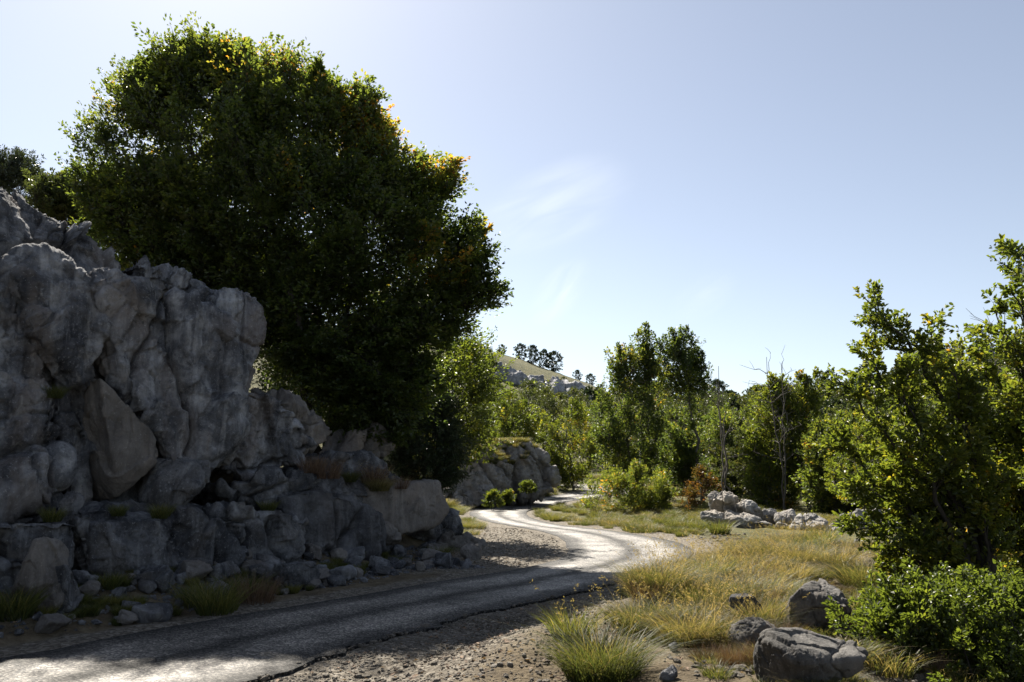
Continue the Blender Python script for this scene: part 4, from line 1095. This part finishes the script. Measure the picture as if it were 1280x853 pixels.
# hilltop pines on the left ridge
for j, (px, d, s) in enumerate([(651, 158, .62), (666, 156, .74), (680, 157, .66), (693, 157, .86), (596, 120, 1.3), (606, 118, 1.0), (722, 160, .45), (738, 160, .5)]):
    x = (px - 640) / F * d
    o = copy_tree(PH[1], Vector((x, d, Z1(x, d) - .2)), j * 1.3, s, 'dark bushy pine on the left ridge against the sky'); o['group'] = 'pines on the left ridge'
# pale rock band on the left hill
hr = empty('hill_outcrop', Vector((6, 140, Z1(6, 140))), 'weathered grey rock band across the far left hillside', 'outcrop')
def d4(px): return 127.0
for j, poly in enumerate([[(606, 448), (625, 444), (655, 450), (672, 470), (655, 490), (608, 486)], [(646, 454), (680, 456), (708, 468), (718, 490), (690, 500), (650, 482)], [(694, 468), (725, 474), (752, 490), (756, 512), (720, 508), (698, 492)], [(612, 472), (660, 474), (695, 490), (690, 515), (630, 510)], [(680, 486), (720, 492), (750, 508), (740, 524), (690, 516)]]):
    block(poly, j * .6, 7, M['farrock'], hr, 'rock_face', 50, 6, (0, .6), seed=700 + j, fn=np.array([.1, -1, .2]), dfun=d4, scale=4, amp=1.0, vert=.7)

# ------------------------------------------------------------------ grass
def tuft(n, h, rad, rs, droop=.5, w=.006, segs=4, tmean=.5):
    a = rs.uniform(0, 6.28, n); r = rad * np.sqrt(rs.uniform(0, 1, n)); H = h * rs.uniform(.45, 1.1, n)
    base = np.column_stack([np.cos(a) * r, np.sin(a) * r, np.full(n, -.04)])
    a2 = a + rs.normal(size=n) * .8
    out = np.column_stack([np.cos(a2), np.sin(a2), 0 * a]); lean = (.15 + .55 * (r / max(rad, 1e-6))) * rs.uniform(.5, 1.4, n)
    t = np.linspace(0, 1, segs + 1)[None, :, None]
    hor = (lean * H)[:, None, None] * (t * .55 + droop * t * t * .9)
    ver = H[:, None, None] * (t - droop * .42 * t ** 2.4)
    c = base[:, None] + out[:, None] * hor + np.array([0, 0, 1.]) * ver
    f = rs.uniform(0, 6.28, n); sd = np.column_stack([np.cos(f), np.sin(f), 0 * f])[:, None]
    ww = (w * rs.uniform(.6, 1.3, n))[:, None, None] * (1.02 - t ** 1.5)
    V = np.stack([c - sd * ww, c + sd * ww], 2)       # n, segs+1, 2, 3
    V = V.reshape(-1, 3); m = (segs + 1) * 2
    k = np.arange(segs) * 2
    q = np.stack([k, k + 1, k + 3, k + 2], 1)
    Fc = (np.arange(n)[:, None, None] * m + q[None]).reshape(-1, 4)
    tt = np.clip(rs.normal(tmean, .2, n)[:, None] + .22 * np.linspace(-.6, 1, segs + 1)[None], 0, 1)
    return V, Fc, np.repeat(tt.reshape(-1), 2)
rs = np.random.default_rng(900)
TM = {}
for key, (n, h, rad, dr_, w, tm_, mt) in {'big': (1500, .60, .25, 1.0, .0032, .34, 'grass'), 'gold': (1200, .52, .23, 1.0, .003, .5, 'grass'), 'green': (420, .42, .16, .6, .005, .4, 'grass_green'), 'small': (260, .26, .13, .9, .0034, .5, 'grass'), 'brush': (420, .48, .22, .4, .003, .35, 'twig')}.items():
    TM[key] = []
    for v in range(3):
        V, Fc, tt = tuft(n, h, rad, rs, dr_, w, 4, tm_)
        if key in ('gold', 'big'):
            a_ = tuft(34, h * 1.25, rad * .7, rs, .35, .002, 4, .8); Fc = np.vstack([Fc, a_[1] + len(V)]); V = np.vstack([V, a_[0]]); tt = np.concatenate([tt, a_[2]])
            tips = a_[0].reshape(34, -1, 3)[:, -2:].mean(1); dn = nrm(tips - a_[0].reshape(34, -1, 3)[:, -4:-2].mean(1))
            lv = leaves(tips - dn * .05, dn, np.full(34, .10), 9, .022, .35, rs, np.full(34, .95), .12, .5); Fc = np.vstack([Fc, lv[1] + len(V)]); V = np.vstack([V, lv[0]]); tt = np.concatenate([tt, lv[2]])
        TM[key].append((V, Fc, tt, mt))
meshes = {k: [mesh_np('grass_tussock', V, Fc, 4, M[mt], False, {'tint': tt}) for V, Fc, tt, mt in v] for k, v in TM.items()}
def tussock(px, py, key, s, label, group=None, j=0, sy=1.0):
    g = gpt(px, py); o = link('grass_tussock', meshes[key][j % 3], None, Vector(g)); o.scale = (s, s, s * sy); o.rotation_euler = (0, 0, rs.uniform(0, 6.28))
    return tag(o, label, 'grass tussock', group)
tussock(752, 846, 'big', 1.15, 'large arching green-gold tussock nearest the camera, beside the gravel')
tussock(715, 800, 'green', 1.1, 'short green tussock at the gravel edge left of the large one')
tussock(800, 790, 'gold', 1.1, 'golden tussock with pale seed heads behind the large arching one')
tussock(900, 668, 'green', 1.7, 'round green tussock in front of the leftmost pale rock')
tussock(872, 664, 'green', 1.3, 'smaller green tussock left of the round one by the pale rocks')
tussock(1085, 735, 'gold', 1.5, 'wide rusty-gold tussock under the leafy branch')
tussock(1040, 715, 'gold', 1.4, 'tall tawny tussock between the dark boulder and pale rocks')
tussock(1000, 780, 'green', 1.1, 'green tussock right of the dark buried rock')
tussock(548, 700, 'green', 1.2, 'bright green tussock on the bank at the gravel edge')
tussock(545, 668, 'green', 1.25, 'green tussock hanging beside the squared stone block')
tussock(928, 742, 'brush', 1.3, 'clump of dead brown brush at the grass mound'); tussock(950, 760, 'brush', 1.0, 'lower clump of dead brown brush over the buried rock')
tussock(270, 765, 'green', 1.5, 'shaded weedy clump at the cliff foot by the road', sy=1.1)
tussock(245, 758, 'green', 1.3, 'leafy dark weed clump left of the large weedy one at the cliff foot'); tussock(300, 748, 'green', 1.4, 'tall dark weeds right of the large weedy clump at the cliff foot'); tussock(320, 752, 'brush', 1.2, 'dry stalks beside the tall dark weeds at the cliff foot')
tussock(15, 770, 'green', 1.3, 'shaded grass clump at the far left cliff foot'); tussock(135, 738, 'green', .8, 'small dark clump among the fallen boulders')
cv = []
for ch in list(cliff.children) + [o_ for o_ in COL.objects if o_.name.startswith(('stone_block', 'jagged_rock'))]:
    n_ = len(ch.data.vertices); co = np.empty(n_ * 3, np.float32); ch.data.vertices.foreach_get('co', co)
    cv.append(co.reshape(-1, 3) + np.array(ch.location)[None] + (np.array(cliff.location)[None] if ch.parent else 0))
cv = np.vstack(cv)
dep = CT * cv[:, 1] + ST * (cv[:, 2] - CAMH); cpx = 640 + F * cv[:, 0] / dep; cpy = 426.5 - F * (-ST * cv[:, 1] + CT * (cv[:, 2] - CAMH)) / dep
def surf(px, py):
    k_ = np.nonzero((abs(cpx - px) < 6) & (abs(cpy - py) < 6))[0]
    return cv[k_[cv[k_, 1].argmin()]] if len(k_) else P(px, py, dl(px))
for j, (px, py, key, sc_, lb) in enumerate([(72, 492, 'green', .7, 'small green tuft growing from a crack halfway up the cliff'), (205, 640, 'green', .8, 'grass tuft on the ledge before the perched boulder'), (70, 645, 'green', .7, 'grass tuft on the ledge left of the pointed stone'),
                                              (335, 632, 'green', .7, 'dark tuft on the ledge right of the perched boulder'), (412, 590, 'brush', 1.2, 'dry brown brush under the overhang'), (392, 585, 'brush', 1.0, 'smaller dry brush left below the overhang'),
                                              (478, 606, 'gold', 1.0, 'dry golden tuft on top of the squared block'), (440, 600, 'gold', .8, 'dry golden tuft behind the jagged low rock'), (462, 596, 'brush', 1.2, 'reddish dry brush above the squared block'),
                                              (505, 604, 'brush', .8, 'thin dry brush at the back of the squared block'), (150, 640, 'green', .6, 'short tuft on the ledge under the pale slab')]):
    o = link('grass_tussock', meshes[key][j % 3], None, Vector(surf(px, py))); o.scale = (sc_,) * 3; tag(o, lb, 'grass tussock')
GT = 'grass tussocks on the right verge'
cand = scatter(170, [(1.5, 8.0), (1.9, 12.6), (3.2, 15.4), (5.3, 19.6), (7.5, 24), (9, 22), (5.0, 14), (3.2, 9.5), (2.4, 8.0)], 911)
px_ = 640 + F * cand[:, 0] / cand[:, 1]; cand = cand[~((px_ > 872) & (cand[:, 1] > 19.5))]
cand = np.vstack([cand[:110], scatter(46, [(1.55, 8.6), (2.0, 12.4), (3.3, 15.2), (4.6, 17.5), (5.0, 15), (3.6, 11.5), (2.6, 8.8)], 912)])
for j, p in enumerate(cand):
    k = ['big', 'big', 'gold', 'big', 'brush', 'big', 'green'][j % 7]
    o = link('grass_tussock', meshes[k][j % 3], None, Vector(p)); s = rs.uniform(.6, 1.15) * (1.5 if k == 'green' else 1); o.scale = (s, s, s * rs.uniform(.8, 1.1)); o.rotation_euler = (0, 0, rs.uniform(0, 6.28))
    tag(o, {'brush': 'clump of dry brown stalks in the grass mound right of the road', 'green': 'short green tuft in the grass mound right of the road'}.get(k, 'green-gold tussock in the grass mound right of the road'), 'grass tussock', GT)
# uncountable short grass: one mesh
def clear(p):
    px = 640 + F * p[:, 0] / p[:, 1]
    return p[~((px > 872) & (px < 1130) & (p[:, 1] > 19.5) & (p[:, 1] < 31))]
def grass_field(spec, name, label, mat):
    VV, FF, TT = [], [], []; off = 0
    for pts, key, s0, s1 in spec:
        for p in pts:
            V, Fc, tt, _ = TM[key][int(rs.integers(3))]
            s = rs.uniform(s0, s1); a = rs.uniform(0, 6.28); c, sn = math.cos(a), math.sin(a)
            W = np.stack([V[:, 0] * c - V[:, 1] * sn, V[:, 0] * sn + V[:, 1] * c, V[:, 2]], 1) * s + p
            VV.append(W); FF.append(Fc + off); TT.append(np.clip(tt + rs.normal() * .12, 0, 1)); off += len(W)
    me = mesh_np(name, np.vstack(VV), np.vstack(FF), 4, mat, False, {'tint': np.concatenate(TT)})
    return tag(link(name, me), label, 'grass', kind='stuff')
pr = scatter(520, [(1.4, 7.0), (1.7, 12), (3.2, 15.2), (5.2, 20), (5.6, 24), (4.6, 27.5), (12, 29), (12, 18), (7, 9), (4, 7)], 921, gate=clump(13, -.08))
pm = scatter(420, [(4.6, 26), (2.2, 31), (1.3, 36), (1.4, 42), (3, 48), (6, 54), (12, 50), (14, 32), (9, 28)], 922, gate=clump(14, -.15))
ring = []
for o_ in COL.objects:
    if o_.name.startswith(('boulder', 'pale_rock')) and o_.location.x > 0:
        for a_ in rs.uniform(0, 6.28, 16):
            r_ = o_.dimensions.x * .5 * rs.uniform(.85, 1.25); x_, y_ = o_.location.x + r_ * math.cos(a_), o_.location.y + r_ * math.sin(a_) * .8
            ring.append((x_, y_, Z1(x_, y_)))
ring = np.array(ring)
pr, pm = clear(pr), clear(pm)
pl = scatter(260, [(-2.4, 20), (-1.6, 24), (-1.0, 29), (-2.0, 34), (-4, 34), (-4, 24)], 923, gate=clump(15, -.1))
po = scatter(520, [(-6, 42), (-4.0, 40), (-2.6, 44.5), (-.4, 49), (2.4, 54), (3.2, 60), (-6, 60)], 924)
pe = scatter(180, [(-2.6, 36), (-2.4, 44), (-1.2, 48.5), (1.5, 56), (3.6, 62), (2.2, 62), (-1.8, 50), (-3.2, 42)], 925)
pf = scatter(260, [(-8, 82), (12, 78), (16, 66), (12, 58), (9, 58), (10, 66), (9.6, 76), (-4, 84)], 926)
pw = scatter(130, TAL, 927, gate=clump(16, .05))
tops = []
for ch in oc.children:
    n_ = len(ch.data.vertices); co = np.empty(n_ * 3, np.float32); no = np.empty(n_ * 3, np.float32)
    ch.data.vertices.foreach_get('co', co); ch.data.vertices.foreach_get('normal', no)
    co = co.reshape(-1, 3) + np.array(oc.location)[None]; no = no.reshape(-1, 3)
    k_ = (no[:, 2] > .62) & (co[:, 2] > 2.4) & (co[:, 0] < 1.4)
    tops.append(co[k_])
tops = np.vstack(tops); tops = tops[np.random.default_rng(5).permutation(len(tops))[:420]]
pb = scatter(300, [(1.6, 6.5), (2.0, 9.5), (3.0, 13), (5.5, 17), (8, 17), (5, 9), (4.2, 6.5)], 928, gate=clump(19, -.05))
grass_field([(pr, 'small', .8, 1.7), (pb[::2], 'small', .5, 1.0), (ring, 'small', .5, 1.0), (pm, 'small', 1.2, 2.2), (pl, 'small', 1.0, 1.8), (po, 'small', 1.6, 2.8), (tops, 'small', 1.2, 2.0), (pe, 'small', 1.2, 2.0), (pf, 'small', 2, 3)], 'dry_grass', 'short dry golden grass over the verges and banks', M['grass'])
grass_field([(pb[1::6], 'brush', .35, .7)], 'dead_brush', 'dead brown brush and stalks between the boulders', M['twig'])
grass_field([(pm[::3], 'green', .8, 1.3), (pr[::4], 'green', .5, 1.0), (pl[::3], 'green', .6, 1.0), (pe[::2], 'green', .7, 1.2), (pw, 'green', .25, .6)], 'green_grass', 'short green grass along the road banks and cliff foot', M['grass_green'])

# ------------------------------------------------------------------ sky and sun
AZ, EL = R(-24), R(47)
SUN = Vector((math.sin(AZ) * math.cos(EL), math.cos(AZ) * math.cos(EL), math.sin(EL)))
w = bpy.data.worlds.new('World'); SC.world = w; w.use_nodes = True
nt = w.node_tree; nt.nodes.clear()
out = nt.nodes.new('ShaderNodeOutputWorld'); bg = nt.nodes.new('ShaderNodeBackground'); bg.inputs['Strength'].default_value = .052
sky = nt.nodes.new('ShaderNodeTexSky'); sky.sky_type = 'NISHITA'; sky.sun_disc = False
sky.sun_elevation = EL; sky.sun_rotation = AZ; sky.altitude = 900; sky.air_density = 1.0; sky.dust_density = 1.1; sky.ozone_density = 1.0
tc = nt.nodes.new('ShaderNodeTexCoord').outputs['Generated']
# thin cirrus wisps, fixed in the sky by direction
def wisp(c, sx, sz, rot, amt, seed):
    c = Vector(c).normalized(); right = Vector((c.y, -c.x, 0)).normalized(); up = right.cross(c)
    e1 = right * math.cos(rot) + up * math.sin(rot); e2 = -right * math.sin(rot) + up * math.cos(rot)
    def dot(v, s):
        n = N(nt, 'ShaderNodeVectorMath', operation='DOT_PRODUCT'); nt.links.new(tc, n.inputs[0]); n.inputs[1].default_value = v / s; return n.outputs['Value']
    a, b_ = dot(e1, sx), dot(e2, sz)
    cb = N(nt, 'ShaderNodeCombineXYZ'); nt.links.new(a, cb.inputs[0]); nt.links.new(b_, cb.inputs[1])
    ln = N(nt, 'ShaderNodeVectorMath', operation='LENGTH'); nt.links.new(cb.outputs[0], ln.inputs[0])
    r = ramp(nt, [(0, g3(1)), (.45, g3(.5)), (1, g3(0))], 'EASE'); nt.links.new(ln.outputs['Value'], r.inputs[0])
    nz = noise(nt, mapping(nt, cb.outputs[0], (.8, 1.9, 1), (seed, seed * 2, 0)), 1.0, 5, .5, .6)
    rn = ramp(nt, [(.28, g3(0)), (.8, g3(1))]); nt.links.new(nz, rn.inputs[0])
    m1 = N(nt, 'ShaderNodeMath', operation='MULTIPLY'); nt.links.new(r.outputs[0], m1.inputs[0]); nt.links.new(rn.outputs[0], m1.inputs[1])
    return mul(nt, m1.outputs[0], amt)
def dirp(px, py): return P(px, py, 1.0) - np.array([0, 0, CAMH])
col = sky.outputs[0]
for c, sx, sz, rot, amt, sd in [(dirp(690, 258), .12, .06, R(22), .4, 1.0), (dirp(700, 365), .06, .03, R(50), .32, 4.0), (dirp(880, 370), .05, .03, R(30), .14, 7.0)]:
    col = mixc(nt, wisp(c, sx, sz, rot, amt, sd), col, (9.5, 9.8, 10.2))
hs = N(nt, 'ShaderNodeHueSaturation', inp={'Saturation': .66, 'Value': .88}); nt.links.new(col, hs.inputs['Color'])
col = mixc(nt, 1.0, hs.outputs[0], (1.0, 1.0, 1.0), 'MULTIPLY')
nt.links.new(col, bg.inputs[0]); nt.links.new(bg.outputs[0], out.inputs[0])
sl = bpy.data.lights.new('sun', 'SUN'); sl.energy = 4.8; sl.angle = R(.53); sl.color = (1.0, .93, .82)
so = bpy.data.objects.new('sun', sl); COL.objects.link(so); so.rotation_euler = (-SUN).to_track_quat('-Z', 'Y').to_euler(); so.location = (0, 0, 30)

# ------------------------------------------------------------------ camera and render
cd = bpy.data.cameras.new('camera'); cam = bpy.data.objects.new('camera', cd); COL.objects.link(cam)
cd.sensor_width = 36; cd.lens = 36 * F / 1280; cd.clip_start = .1; cd.clip_end = 4000
cam.location = (0, 0, CAMH); cam.rotation_euler = (math.pi / 2 + TH, 0, 0); SC.camera = cam
SC.render.engine = 'CYCLES'
cy = SC.cycles; cy.max_bounces = 5; cy.diffuse_bounces = 3; cy.glossy_bounces = 2; cy.transmission_bounces = 3; cy.use_denoising = True; cy.caustics_reflective = False; cy.caustics_refractive = False
cy.sample_clamp_indirect = 6
SC.render.use_persistent_data = False
vs = SC.view_settings; vs.view_transform = 'Standard'; vs.look = 'None'; vs.exposure = 1.72; vs.gamma = 1.0; vs.use_curve_mapping = False
